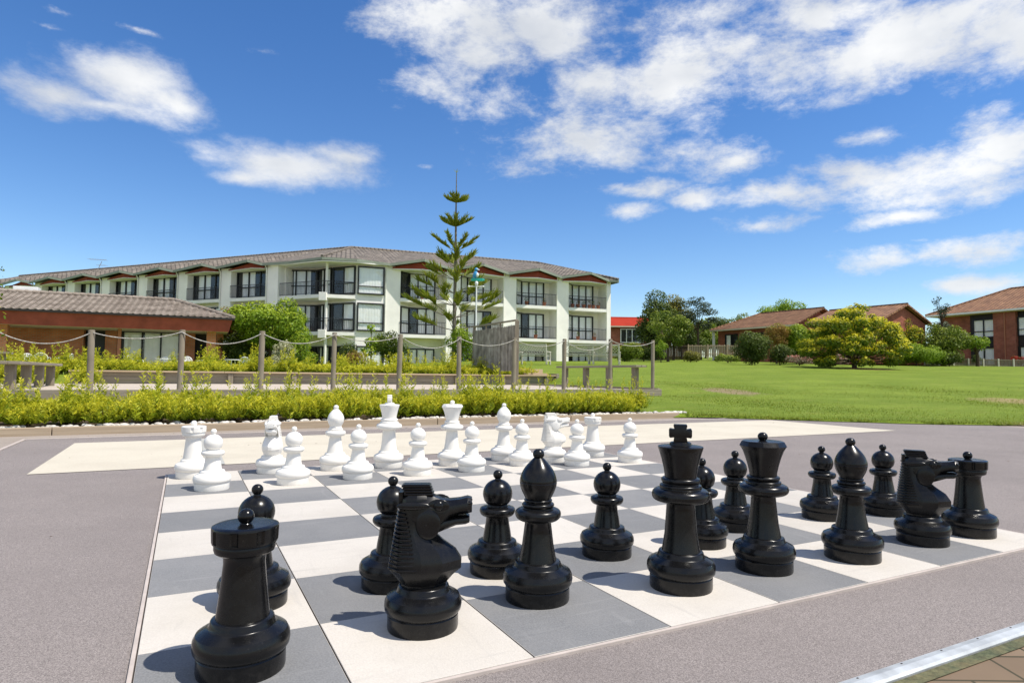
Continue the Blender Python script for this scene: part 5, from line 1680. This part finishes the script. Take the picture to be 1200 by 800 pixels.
lb = make_lattice_bench('bleached lattice back bench beside the brush screen, leftmost of the three', (1.45, 41.5, 1.5), 2.75)
lb.scale = (1.28, 1.28, 1.28)
dup(lb, (4.45, 42.2, 1.55), 2.95, 'bleached lattice back bench, middle of the three in front of the hotel')
dup(lb, (6.15, 42.0, 1.55), 2.9, 'bleached lattice back bench, rightmost of the three in front of the hotel')

t = thing('brush_screen', 'grey brush screen panel on timber posts in front of the hotel', 'screen', (-.8, 26.2, .7))
SP, SQ = Vector((.12, 24.5, 0)), Vector((-1.75, 28.2, 0))
o_ = Vector((-.8, 26.2, .7))
pn = MB(); r2 = random.Random(8)
n_ = 120
for i in range(n_):
    f = (i + .5) / n_; p = SP.lerp(SQ, f)
    zt = 2.74 - .0 * f + r2.uniform(-.015, .015)
    pn.bar(p + Vector((r2.uniform(-.01, .01), 0, .95)), p + Vector((r2.uniform(-.012, .012), 0, zt + r2.uniform(-.03, .02))), .027, .02, up=(.89, .45, 0))
pn.build('panel', MT['brush'], t, o_)
for (f, zt, w) in ((0, 2.9, .16), (.36, 2.92, .07), (.7, 2.9, .07), (1, 2.9, .12)):
    p = SP.lerp(SQ, f) + Vector((.07, -.04, 0)); q = MB(); q.box((p.x, p.y, (zt + .4) / 2), (w, w, zt - .4)); q.build('post', MT['greywood'], t, o_, bevel=.008)
q = MB(); q.bar(SP + Vector((.07, -.04, 2.93)), SQ + Vector((.05, -.04, 2.93)), .11, .06); q.build('top_rail', MT['greywood_h'], t, o_, bevel=.006)
q = MB(); q.bar(SP + Vector((.07, -.04, 1.1)), SQ + Vector((.05, -.04, 1.1)), .06, .09); q.build('lower_rail', MT['greywood_h'], t, o_, bevel=.006)

t = thing('garden_steps', 'pale timber step box at the end of the retaining wall below the brush screen', 'steps', (.85, 26.9, .65), TH)
for i, (w, dpt, z) in enumerate(((1.15, .8, .15), (1.1, .4, .32))):
    mb = MB(); mb.box((0, .2 * i, z), (w, dpt, .17)); mb.build('step', MT['capwood'], t, bevel=.01)

t = thing('wind_vane_pole', 'slim white pole topped with small blue and white bird on a teal arm', 'wind vane', (-1.9, 33, .7))
mb = MB(); mb.tube([(0, 0, -.1), (0, 0, 4.75)], [.055, .04], 10); mb.build('pole', MT['polewhite'], t, smooth=60)
mb = MB(); mb.tube([(-.40, 0, 4.72), (.36, 0, 4.72)], .022, 8); mb.ball((-.40, 0, 4.72), .05); mb.ball((.36, 0, 4.72), .05); mb.build('cross_arm', MT['polewhite'], t, smooth=60)
mb = MB(); mb.lathe([(.05, 4.75), (.09, 4.85), (.09, 4.95), (.05, 5.0)], 14); mb.build('hub', MT['polewhite'], t, smooth=40)
mb = MB(); mb.box((.02, 0, 5.08), (.60, .10, .15)); mb.prism([(.30, -.05), (.42, 0), (.30, .05)], 5.02, 5.14); mb.build('teal_arm', MT['teal'], t, bevel=.012)
mb = MB()
mb.ball((-.06, 0, 5.36), .15, 16, 10, (.8, .7, 1.35)); mb.ball((-.02, 0, 5.62), .095, 14, 10)
mb.prism([(-.20, -.04), (-.14, -.05), (-.14, .05), (-.20, .04)], 5.12, 5.36)
mb.build('bird', MT['blue'], t, smooth=60)
mb = MB(); mb.ball((.03, -.02, 5.33), .115, 14, 10, (.75, .75, 1.1)); mb.tube([(.05, 0, 5.62), (.17, 0, 5.60)], [.04, .008], 8); mb.ball((.02, -.06, 5.64), .035)
mb.build('white_breast', MT['polewhite'], t, smooth=60)

# ------------------------------------------------------------------ Norfolk pine
pb_ = Vector((-3.5, 38, .75))
t = thing('norfolk_pine', 'tall slender Norfolk pine with tiered branches in front of the hotel', 'tree', pb_)
H = 12.35
mb = MB(); mb.tube([(0, 0, -.2), (.0, 0, 3), (.02, 0, 7), (.0, 0, 10), (0, 0, H)], [.14, .12, .085, .05, .018], 10)
whorls = [(10.50, .70, .28, 9, 1.0), (9.02, .92, .50, 10, 1.0), (7.55, 1.36, .78, 7, .66), (6.55, 1.22, .85, 6, .60), (5.75, 1.65, .70, 6, .50), (4.95, 2.2, .72, 7, .42), (4.2, 2.65, .72, 7, .38), (3.45, 3.05, 1.0, 7, .36), (2.7, 2.4, .6, 6, .34)]
g2 = np.random.default_rng(77); Q = []; Yq = []
r2 = random.Random(77)
for wi, (zj, hw, rise, nbr, fol) in enumerate(whorls):
    ph = r2.uniform(0, 6.28)
    for b_ in range(nbr):
        a = ph + 2 * math.pi * b_ / nbr + r2.uniform(-.2, .2)
        Lh = hw * r2.uniform(.85, 1.08); rs = rise * r2.uniform(.85, 1.15)
        pts = []
        for i in range(9):
            f = i / 8
            pts.append(Vector((math.cos(a) * Lh * f, math.sin(a) * Lh * f, zj + rs * (f ** 1.25) * (.9 if wi < 4 else 1.0))))
        r0 = .026 if wi > 3 else .018
        if wi > 1: mb.tube(pts, [r0 * (1 - .75 * i / 8) for i in range(9)], 6)
        # branchlets: finger-like shoots that sweep up and out along the outer part of each limb
        nf_ = int((85 if wi > 2 else 95) * (Lh * fol + .3) * (.66 if wi > 3 else .85))
        for _ in range(nf_):
            f = 1 - fol * r2.random() ** 1.0
            i = min(7, int(f * 8)); c = pts[i].lerp(pts[i + 1], f * 8 - i)
            ax = Vector((math.cos(a), math.sin(a), 0)); sdv = Vector((-math.sin(a), math.cos(a), 0))
            side = r2.choice((-1, 1)) * r2.uniform(.1, 1.0)
            dv = (ax * r2.uniform(.25, .9) + sdv * side * .8 + Vector((0, 0, r2.uniform(.35, 1.0)))).normalized()
            ln = r2.uniform(.24, .58) * (1.0 if wi > 2 else .62) * (1.1 - .35 * abs(f - .6))
            w_ = .025
            s1 = dv.cross(Vector((r2.gauss(0, 1), r2.gauss(0, 1), r2.gauss(0, 1)))).normalized(); s2 = dv.cross(s1)
            for s_ in (s1, s2):
                mid = c + dv * ln * .45 + Vector((0, 0, .02)); tip_ = c + dv * ln + Vector((0, 0, .05))
                for (p0, p1, wa, wb) in ((c, mid, w_ * .7, w_), (mid, tip_, w_, w_ * .3)):
                    Q += [p0 - s_ * wa, p0 + s_ * wa, p1 + s_ * wb, p1 - s_ * wb]
                    yv = r2.gauss(.25, .3); Yq += [yv] * 4
for i in range(60):
    z = r2.uniform(8.9, H + .12); a = r2.uniform(0, 6.28); dv = Vector((math.cos(a) * .8, math.sin(a) * .8, 1)).normalized() * .09; c = Vector((0, 0, z)); s_ = Vector((-math.sin(a), math.cos(a), 0)) * .012
    Q += [c - s_, c + s_, c + dv + s_ * .3, c + dv - s_ * .3]; Yq += [.2] * 4
for a in (0, 1.2, 2.5, 3.7, 5):
    c = Vector((0, 0, H)); dv = Vector((math.cos(a), math.sin(a), .9)).normalized() * .26; s_ = Vector((-math.sin(a), math.cos(a), 0)) * .022
    Q += [c - s_, c + s_, c + dv + s_ * .5, c + dv - s_ * .5]; Yq += [.2] * 4
mb.build('trunk', MT['barkgrey'], t, smooth=60)
o = bpy.data.objects.new('crown', raw_quads('crown', np.array([tuple(q) for q in Q]), LF['pine'], np.clip(np.array(Yq), 0, 1))); col.objects.link(o); o.parent = t

# ------------------------------------------------------------------ garden in front of the hotel
def TZ(x, y): return terrain(x, y) - .02


def bush(name, label, x, y, w, h, leaf, lsize, seed, nc=12, cs=.42, dens=90, barkm='bark', z0=.12, cat='shrub', group=None, z=None, flat=.85, **k):
    return make_tree(name, label, cat, (x, y, TZ(x, y) if z is None else z), w, h - z0, z0, nc, cs, LF[leaf], dens, lsize, MT[barkm], r0=.05, trunk_h=max(.25, z0 + h * .25), nl=8, seed=seed, flat=flat, group=group, part='foliage', **k)


def tree(label, x, y, w, h, z0, leaf, lsize, seed, nc=26, cs=.7, dens=60, barkm='bark', r0=.12, name='tree', z=None, flat=.8, **k):
    return make_tree(name, label, 'tree', (x, y, TZ(x, y) if z is None else z), w, h - z0, z0, nc, cs, LF[leaf], dens, lsize, MT[barkm], r0=r0, seed=seed, flat=flat, **k)


tree('rounded bright green tree between the brick restaurant and the hotel bay', -15.0, 39.3, 2.75, 4.75, 1.0, 'bright', .17, 1, nc=46, cs=.72, dens=75, r0=.14, name='broadleaf_tree')
bush('dark_hedge', 'dark green hedge beneath the bright green tree', -17.0, 39.6, 2.0, 2.6, 'dark', .12, 2, nc=22, cs=.7)
bush('flowering_shrub', 'shrub covered in cream blossom below the bright green tree', -13.55, 37.2, .85, 1.95, 'cream', .13, 3, nc=16, cs=.3, dens=110)
bush('green_shrub', 'mid green shrub between the cream blossom shrub and the hotel bay', -12.75, 38.0, 1.15, 2.4, 'bright', .12, 4, nc=14, cs=.5)
bush('orange_tipped_shrub', 'tall orange tipped shrub beside the right end of the restaurant roof', -18.2, 40.6, 1.0, 4.5, 'orange', .13, 5, nc=16, cs=.5, z0=1.5)
bush('dark_shrub', 'small dark green shrub in front of the hotel bay ground floor', -9.9, 38, .65, 1.8, 'dark', .11, 6, nc=9, cs=.34)
bush('rounded_shrub', 'rounded dark green shrub right of the hotel bay, left of the pine', -7.55, 39, 1.35, 2.2, 'mid', .12, 7, nc=16, cs=.55)
bush('orange_flower_clump', 'low clump of orange flowers in front of the hotel bay', -8.95, 36.2, .95, 1.15, 'orange', .10, 8, nc=10, cs=.32)
bush('small_white_flowers', 'small patch of white flowers above the retaining wall, left of the pine', -6.3, 35.5, .4, .95, 'cream', .09, 9, nc=5, cs=.2)
bush('pine_foot_shrub', 'bright yellow green shrub at the foot of the tall pine', -3.0, 36.8, .95, 2.9, 'bright', .12, 10, nc=16, cs=.45)
t = thing('young_tree', 'thin young plant with a single stem and large leaves before the hotel bay', 'plant', (-8.5, 38, .75))
mb = MB(); mb.tube([(0, 0, -.1), (.02, 0, 1.4), (0, 0, 2.75)], [.05, .04, .025], 8)
mb.build('stem', MT['barkgrey'], t, smooth=60)
P_, N_, Y_ = clump_points([(0, 0, 2.75, .24, .24, .28), (.05, 0, 1.95, .45, .45, .28), (-.1, 0, 1.4, .5, .5, .3)], 60)
o = bpy.data.objects.new('leaves', leaf_mesh('leaves', P_, N_, .2, LF['bright'], Y_, up=.6)); col.objects.link(o); o.parent = t

# twig reaching in from the left edge
t = thing('overhanging_tree', 'thin tree with yellowing leaves reaching in at the left edge of the photo', 'tree', (-8.15, 9.3, 0.05))
mb = MB(); mb.tube([(0, 0, -.1), (.05, -.05, 1.0), (.0, -.1, 2.3), (.15, -.1, 3.0)], [.05, .04, .025, .01], 8)
tw = [(.72, -.3, 1.78, .15), (.80, -.3, 1.50, .10), (.78, -.25, 1.22, .13), (.62, -.2, 2.62, .07), (.3, -.1, 1.6, .3), (.2, 0, 2.2, .35), (-.2, 0, 2.7, .4), (-.3, .1, 1.9, .4), (.5, -.2, 1.1, .2)]
for (x, y, z, r_) in tw: mb.tube([(.03, -.06, z - .35), (x * .6, y * .6, z - .1), (x, y, z)], [.014, .009, .003], 6)
mb.build('trunk', MT['barkgrey'], t, smooth=60)
P_, N_, Y_ = clump_points([(x, y, z, r_, r_, r_ * .9) for (x, y, z, r_) in tw], 60, .7)
o = bpy.data.objects.new('crown', leaf_mesh('crown', P_, N_, .065, LF['gold_tree'], Y_)); col.objects.link(o); o.parent = t

# ------------------------------------------------------------------ golden maple on the lawn
gp = (21.75, 40, TZ(21.75, 40))
r2 = random.Random(14)
cl = []
for (zc, rad, n_, cs) in ((.70, 2.5, 12, .50), (1.3, 2.75, 15, .58), (1.95, 2.65, 15, .58), (2.6, 2.25, 12, .58), (3.1, 1.6, 8, .52), (3.5, .7, 4, .4)):
    for i in range(n_):
        a = 2 * math.pi * i / n_ + r2.uniform(-.3, .3); rr_ = rad * math.sqrt(r2.uniform(.22, 1.0))
        c = cs * r2.uniform(.65, 1.45)
        cl.append((math.cos(a) * rr_ * 1.06, math.sin(a) * rr_, zc + r2.uniform(-.38, .38), c, c, c * r2.uniform(.55, .85)))
        for q in range(2):
            cl.append((math.cos(a) * rr_ * 1.06 + r2.uniform(-.5, .5), math.sin(a) * rr_ + r2.uniform(-.5, .5), zc - r2.uniform(.15, .45), .22, .22, .2))
cl += [(.15, 0, 3.95, .22, .22, .28), (-2.75, -.3, 1.0, .4, .4, .3), (-2.5, -.6, .4, .32, .32, .3), (2.35, -.1, 2.75, .5, .5, .3), (2.75, 0, 2.35, .35, .35, .25), (-.95, 0, 3.45, .4, .4, .22), (1.4, 0, 3.1, .42, .42, .25),
       (-1.6, 0, .35, .25, .25, .35), (2.2, -.4, .45, .3, .3, .35), (-.5, -.8, .5, .2, .2, .3), (-.3, .0, 1.9, .9, .9, .55)]
make_tree('golden_maple', 'spreading golden green maple standing alone on the lawn', 'tree', gp, 3, 4, 0, 0, 0, LF['gold_tree'], 85, .15, MT['bark'], r0=.15, trunk_h=1.0, nl=26, seed=14, clumps=cl, shell=.6, up=.5, young=(1.1, .12, .60))

# ------------------------------------------------------------------ trees and shrubs beyond the lawn
tree('dark green dense tree, leftmost in the clump right of the hotel', 14.3, 63, 2.3, 6.9, .5, 'dark', .22, 20, nc=30, cs=.9, dens=38)
tree('pale green open tree standing in front of the clump right of the hotel', 14.0, 56.5, 2.15, 5.0, 1.3, 'mid', .17, 21, nc=34, cs=.6, dens=48, core=False)
tree('olive tree at the top middle of the clump right of the hotel', 16.9, 66, 2.3, 7.0, 1.0, 'olive', .2, 22, nc=26, cs=.85, dens=38)
tree('airy blue green tree with bare trunks, rightmost in the clump right of the hotel', 18.9, 64, 2.2, 6.8, 2.6, 'gum', .16, 23, nc=40, cs=.55, dens=42, core=False, flat=.5, name='gum_tree')
bush('pale_shrub', 'small pale green shrub at the foot of the open green tree', 12.4, 52.5, .55, 1.9, 'hedge', .12, 24, nc=7, cs=.3)
bush('low_hedge', 'low green hedge between the hotel end and the tree clump', 9.7, 54, 1.7, 1.7, 'mid', .14, 25, nc=14, cs=.6)
bush('low_hedge', 'darker low hedge in front of the red roofed house', 11.9, 57, 1.6, 1.5, 'dark', .14, 26, nc=14, cs=.6)
bush('bank_shrub', 'spreading green shrub on the bank left of the picket fence', 15.6, 55, 1.1, 1.0, 'olive', .13, 27, nc=9, cs=.4)
bush('bank_shrub', 'low shrub on the bank in front of the picket fence', 18.5, 54, 1.4, .8, 'mid', .13, 28, nc=9, cs=.4)
bush('round_shrub', 'large round dark green shrub across the lawn, left of the golden maple', 17.5, 46, 1.35, 2.55, 'dark', .13, 29, nc=26, cs=.6)
bush('low_round_shrub', 'lower dark green shrub right of the large round shrub', 19.7, 46.4, 1.05, 1.6, 'dark', .12, 30, nc=14, cs=.5)
bush('bronze_tree', 'small bronze and yellow leaved tree between two green shrubs', 21.0, 50, 1.15, 3.3, 'orange', .12, 31, nc=18, cs=.45, z0=1.2, barkm='barkgrey')
bush('glossy_shrub', 'tall glossy green shrub just left of the golden maple', 22.8, 50.5, 1.6, 3.5, 'bright', .17, 32, nc=22, cs=.7)
tree('pale gold tree showing above the brown roofed house', 41, 95, 3.9, 9.2, 3.0, 'hedge', .3, 33, nc=26, cs=1.3, dens=18, name='tree')
tree('dark tree in the gap between the tree clump and the brown roofed house', 21.6, 76, 2.2, 4.6, .4, 'dark', .24, 60, nc=20, cs=.9, dens=30)
for i, (x, y, h, w, lf) in enumerate(((26.4, 86, 5.6, 2.2, 'mid'), (29.0, 88, 6.2, 2.4, 'dark'), (31.6, 87, 6.4, 2.6, 'mid'))):
    tree(('leftmost dark tree of three behind the brown roofed house', 'middle dark tree of three behind the brown roofed house', 'right hand dark tree of three behind the brown roofed house')[i], x, y, w, h, .8, lf, .28, 34 + i, nc=20, cs=1.0, dens=22)
bush('flower_border', 'pink and white flower border left of the golden maple', 20.6, 45.2, 1.1, .95, 'flowers', .12, 38, nc=12, cs=.35, flat=.6)
bush('flower_border', 'pale flower border half hidden behind the golden maple', 23.6, 46, 1.4, 1.1, 'flowers', .12, 39, nc=14, cs=.35, flat=.6)
bush('clipped_hedge', 'smooth bright green clipped hedge right of the golden maple', 31.6, 49.3, 1.75, 1.75, 'hedge', .10, 40, nc=22, cs=.7, dens=120, flat=.75)
bush('clipped_hedge', 'smaller clipped hedge lobe beside the dark tree', 33.6, 49.4, 1.0, 1.35, 'hedge', .10, 41, nc=12, cs=.55, dens=120, flat=.75)
tree('yellow green tree right of the brick gable house', 32.2, 51.6, 1.35, 3.9, .8, 'gold_tree', .14, 42, nc=22, cs=.5, dens=70)
tree('dark green leafy tree in front of the brick motel', 34.6, 50.4, 1.85, 3.6, .1, 'mid', .16, 43, nc=30, cs=.65, dens=60)
tree('grey green tree against the motel eave, behind the dark leafy tree', 36.2, 52.4, 1.35, 4.0, .9, 'gum', .15, 44, nc=20, cs=.55, dens=55)
tree('thin tall bare topped tree rising above the motel eave', 35.2, 51.6, .75, 6.1, 3.6, 'gum', .13, 45, nc=12, cs=.3, dens=50, core=False, r0=.07, name='slender_tree')
tree('small bright green tree in front of the motel windows', 36.9, 50.0, .95, 2.7, 1.2, 'hedge', .14, 46, nc=14, cs=.38, dens=65, core=False)
bush('dark_base_shrub', 'dark shrub at the foot of the trees before the motel fence', 33.9, 48.9, 1.1, 1.1, 'dark', .12, 47, nc=10, cs=.4)
bush('red_flower_bush', 'low bush of red flowers behind the motel fence', 43.0, 53.6, .75, .95, 'redflower', .11, 48, nc=8, cs=.28, dens=120)
bush('fence_shrub', 'small dark shrub at a gap in the motel fence', 37.9, 51.5, .3, 1.15, 'dark', .1, 49, nc=5, cs=.25)


# ------------------------------------------------------------------ houses and fences beyond the lawn
def gable_house(name, label, A, d, n_in, length, span, zb, ze, zr, wallm, roofm, hip=(False, False), over=.5, wins=(), trim='soffit', cat='house'):
    """A = front-left wall corner seen from the front; d along the front, n_in away from it"""
    A = Vector((*A, 0)); d = Vector((*d, 0)).normalized(); n_in = Vector((*n_in, 0)).normalized()
    off = A + d * length / 2 + n_in * span / 2 + Vector((0, 0, zb))
    t = thing(name, label, cat, off)

    def P(s, q, z): return A + d * s + n_in * q + Vector((0, 0, z))
    w = MB(); c = [P(0, 0, 0), P(length, 0, 0), P(length, span, 0), P(0, span, 0)]
    w.prism([xy(p) for p in c], zb, ze); w.build('wall', wallm, t, off)
    r_ = MB(); o = over; ov = [P(-o, -o, ze - .02), P(length + o, -o, ze - .02), P(length + o, span + o, ze - .02), P(-o, span + o, ze - .02)]
    h0 = span / 2 if hip[0] else -o; h1 = length - span / 2 if hip[1] else length + o
    if hip[0]: h0 = min(h0, 2.5) if length < 12 else h0
    ra, rb = P(h0, span / 2, zr), P(h1, span / 2, zr)
    th = Vector((0, 0, .14))
    r_.add([ov[0], ov[1], rb, ra, ov[2], ov[3]] + [p + th for p in (ov[0], ov[1], rb, ra, ov[2], ov[3])],
           [(0, 1, 2, 3), (2, 4, 5, 3), (6, 9, 8, 7), (8, 9, 11, 10), (0, 6, 7, 1), (4, 10, 11, 5), (1, 7, 8, 2), (2, 8, 10, 4), (0, 3, 9, 6), (3, 5, 11, 9)])
    if hip[0]: r_.add([ov[3] + th, ov[0] + th, ra + th], [(0, 1, 2)])
    if hip[1]: r_.add([ov[1] + th, ov[2] + th, rb + th], [(0, 1, 2)])
    r_.build('roof', roofm, t, off)
    for e_, (s, hp) in enumerate(((0, hip[0]), (length, hip[1]))):
        if not hp:
            gm = MB(); e2 = .0
            a, b2, c2 = P(s, .0, ze), P(s, span, ze), P(s, span / 2, zr - .12)
            dd = d * (.06 if e_ else -.06)
            gm.add([a, b2, c2, a - dd, b2 - dd, c2 - dd], [(0, 1, 2), (3, 5, 4), (0, 3, 4, 1), (1, 4, 5, 2), (2, 5, 3, 0)])
            gm.build('gable', wallm, t, off)
    gt_ = MB(); gt_.bar(ov[0] + Vector((0, 0, .05)), ov[1] + Vector((0, 0, .05)), .10, .14); gt_.build('gutter', MT[trim], t, off)
    if hip[0]:
        rc = MB(); rc.tube([ra + th, ov[0] + th], .10, 6); rc.tube([ra + th, rb + th], .10, 6); rc.build('ridge_cap', roofm, t, off, smooth=60)
    else:
        rc = MB(); rc.tube([ra + th, rb + th], .10, 6); rc.build('ridge_cap', roofm, t, off, smooth=60)
    for (s0, s1, z0, z1, n, cu) in wins:
        window(t, off, xy(P(s0, -.005, 0)), xy(P(s1, -.005, 0)), z0, z1, n, cu, -n_in, frame_m='plasticw' if roofm is MT['redroof'] else 'frame')
    return t, P, off


# red roofed house
gable_house('red_roofed_house', 'single storey house with bright red roof beyond the hotel end', (8.5, 79.5), (1, .05), (-.05, 1), 10.5, 6, 2.6, 7.0, 8.35, MT['brickdark'], MT['redroof'], over=.6,
            wins=((5.2, 8.2, 5.0, 6.8, 4, []), (1, 3, 5.2, 6.6, 2, []), (8.8, 10.2, 5.0, 6.8, 2, [])))
# brown roofed house
t, P, off = gable_house('brown_roofed_house', 'long brick house with brown tiled roof behind the picket fence', (21.6, 66), (.5, -.866), (.866, .5), 9.0, 7.2, 2.2, 5.6, 7.35, MT['brickdark'], MT['housetile'], hip=(True, False), over=.6,
                        wins=((1.0, 2.6, 3.6, 5.2, 2, [(.1, .5)]), (4.2, 6.4, 3.6, 5.2, 3, [(.05, .4)])))
vp = MB(); q = P(-.3, -.35, 0); vp.box((q.x, q.y, 3.9), (.22, .22, 3.3)); vp.build('porch_post', MT['slab'], t, off)
# lower wing of it
lw = MB(); lw.prism([xy(P(9.06, .8, 0)), xy(P(13.2, .8, 0)), xy(P(13.2, 6.2, 0)), xy(P(9.06, 6.2, 0))], 2.2, 4.6); lw.build('lower_wall', MT['brickdark'], t, off)
lr = MB(); lr.add([P(9.08, .2, 4.62), P(13.8, .2, 4.62), P(13.8, 3.5, 5.95), P(9.08, 3.5, 5.95), P(13.8, 6.8, 4.62), P(9.08, 6.8, 4.62)], [(0, 1, 2, 3), (3, 2, 4, 5), (1, 4, 2), (0, 5, 4, 1)]); lr.build('lower_roof', MT['housetile'], t, off)
# brick gable house
gable_house('brick_gable_house', 'brick house with a tall gable and brown roof behind the golden maple', (34.6 - .51 * 6, 52.7 + .86 * 6), (.51, -.86), (-.86, -.51), 6, 6.6, 2.0, 5.4, 6.75, MT['brickdark'], MT['housetile'], over=.35)
# motel at the right edge
MD = Vector((.38, -.925, 0)).normalized(); MI = Vector((.925, .38, 0)).normalized(); MT0 = Vector((41.6, 63.3, 0))
moff = Vector((46, 58, 2.2))
motel = thing('brick_motel', 'two storey brick motel with brown hipped roof at the right edge', 'building', moff)


def MP(s, q, z=0): return MT0 + MD * s + MI * q + Vector((0, 0, z))


def mbox(s0, s1, q0, q1, z0, z1):
    mb = MB(); mb.prism([xy(MP(s0, q0)), xy(MP(s1, q0)), xy(MP(s1, q1)), xy(MP(s0, q1))], z0, z1); return mb


mbox(.9, 24, 1.2, 9.5, 1.8, 6.98).build('wall', MT['brickdark'], motel, moff)
for (s0, s1) in ((5.92, 7.77), (9.7, 11.5), (13.4, 15.2)):
    mbox(s0, s1, .55, 1.25, 1.8, 6.98).build('brick_pier', MT['brickdark'], motel, moff)
for (s0, s1) in ((4.0, 5.9), (7.79, 9.68), (11.52, 13.38)):
    for (z0, z1) in ((4.75, 6.5), (1.95, 3.85)):
        window(motel, moff, xy(MP(s0, .92)), xy(MP(s1, .92)), z0, z1, 2, [(.02, .98)] if z0 > 4 else [(.1, .95)], -MI, transom=.6 if z0 > 4 else None)
    mbox(s0 + .01, s1 - .01, .85, 1.24, 3.87, 4.73).build('spandrel', MT['darktrim'], motel, moff)
    mbox(s0 + .01, s1 - .01, .88, 1.23, 6.52, 6.97).build('spandrel', MT['darktrim'], motel, moff)
mbox(3.7, 3.98, .9, 1.25, 1.8, 6.97).build('corner_trim', MT['darktrim'], motel, moff)
mbox(.3, 24, .25, 9.9, 6.985, 7.06).build('soffit', MT['soffit'], motel, moff)
dpm = MB(); q = MP(6.9, .5); dpm.tube([(q.x, q.y, 1.8), (q.x, q.y, 6.98)], .05, 8); dpm.build('downpipe', MT['postred'], motel, moff, smooth=60)
fm = MB(); fm.bar(MP(0, 0, 7.12), MP(24, 0, 7.12), .08, .16); fm.bar(MP(0, 0, 7.12), MP(0, 10, 7.12), .08, .16); fm.build('fascia', MT['slab'], motel, moff)
rm_ = MB(); zr = 9.65
c = [MP(0, 0, 7.22), MP(24, 0, 7.22), MP(24, 10, 7.22), MP(0, 10, 7.22)]; ra, rb = MP(5, 5, zr), MP(24, 5, zr)
rm_.add(c + [ra, rb], [(0, 1, 5, 4), (2, 3, 4, 5), (3, 0, 4), (1, 2, 5)]); rm_.build('roof', MT['housetile'], motel, moff)
rc = MB(); rc.tube([ra, c[0]], .11, 8); rc.tube([ra, rb], .11, 8); rc.tube([ra, c[3]], .11, 8); rc.build('ridge_cap', MT['housetile'], motel, moff, smooth=60)


def slat_fence(label, a, b2, h, npanel, name, m_post, m_panel, pick=.11):
    a = Vector(a); b2 = Vector(b2)
    t = thing(name, label, 'fence', a.lerp(b2, .5)); o = a.lerp(b2, .5)
    for i in range(npanel + 1):
        p = a.lerp(b2, i / npanel); mb = MB(); mb.box((p.x, p.y, p.z + h / 2 - .1), (.10, .10, h + .24)); mb.build('post', m_post, t, o)
        if i < npanel:
            q = a.lerp(b2, (i + 1) / npanel); mb = MB()
            mb.bar(p + Vector((0, .03, h * .88)), q + Vector((0, .03, h * .88)), .04, .07); mb.bar(p + Vector((0, .03, h * .22)), q + Vector((0, .03, h * .22)), .04, .07)
            n_ = max(4, int((q - p).length / pick))
            for k in range(n_):
                c = p.lerp(q, (k + .5) / n_) + Vector((0, .06, 0)); hh_ = h * random.uniform(.93, 1.0)
                mb.box((c.x, c.y, c.z + hh_ / 2), (pick * (.97 if name == 'paling_fence' else .72), .02, hh_))
            mb.build('panel', m_panel, t, o)
    return t


slat_fence('pale brown picket fence on the bank in front of the brown roofed house', (17.2, 61.5, 2.75), (22.6, 60.5, 2.75), 1.2, 3, 'picket_fence', MT['kerbwood'], MT['kerbwood'], .16)
slat_fence('low grey slatted fence with pale posts along the front of the motel', (31.0, 53.0, 1.9), (47.5, 50.4, 1.75), .72, 15, 'slatted_fence', MT['lattice'], MT['greywood'], .10)
slat_fence('tall dark paling fence behind the tree clump', (12.0, 68.5, 2.6), (20.6, 68.5, 2.6), 1.7, 4, 'paling_fence', MT['darktrim'], MT['bark'], .16)
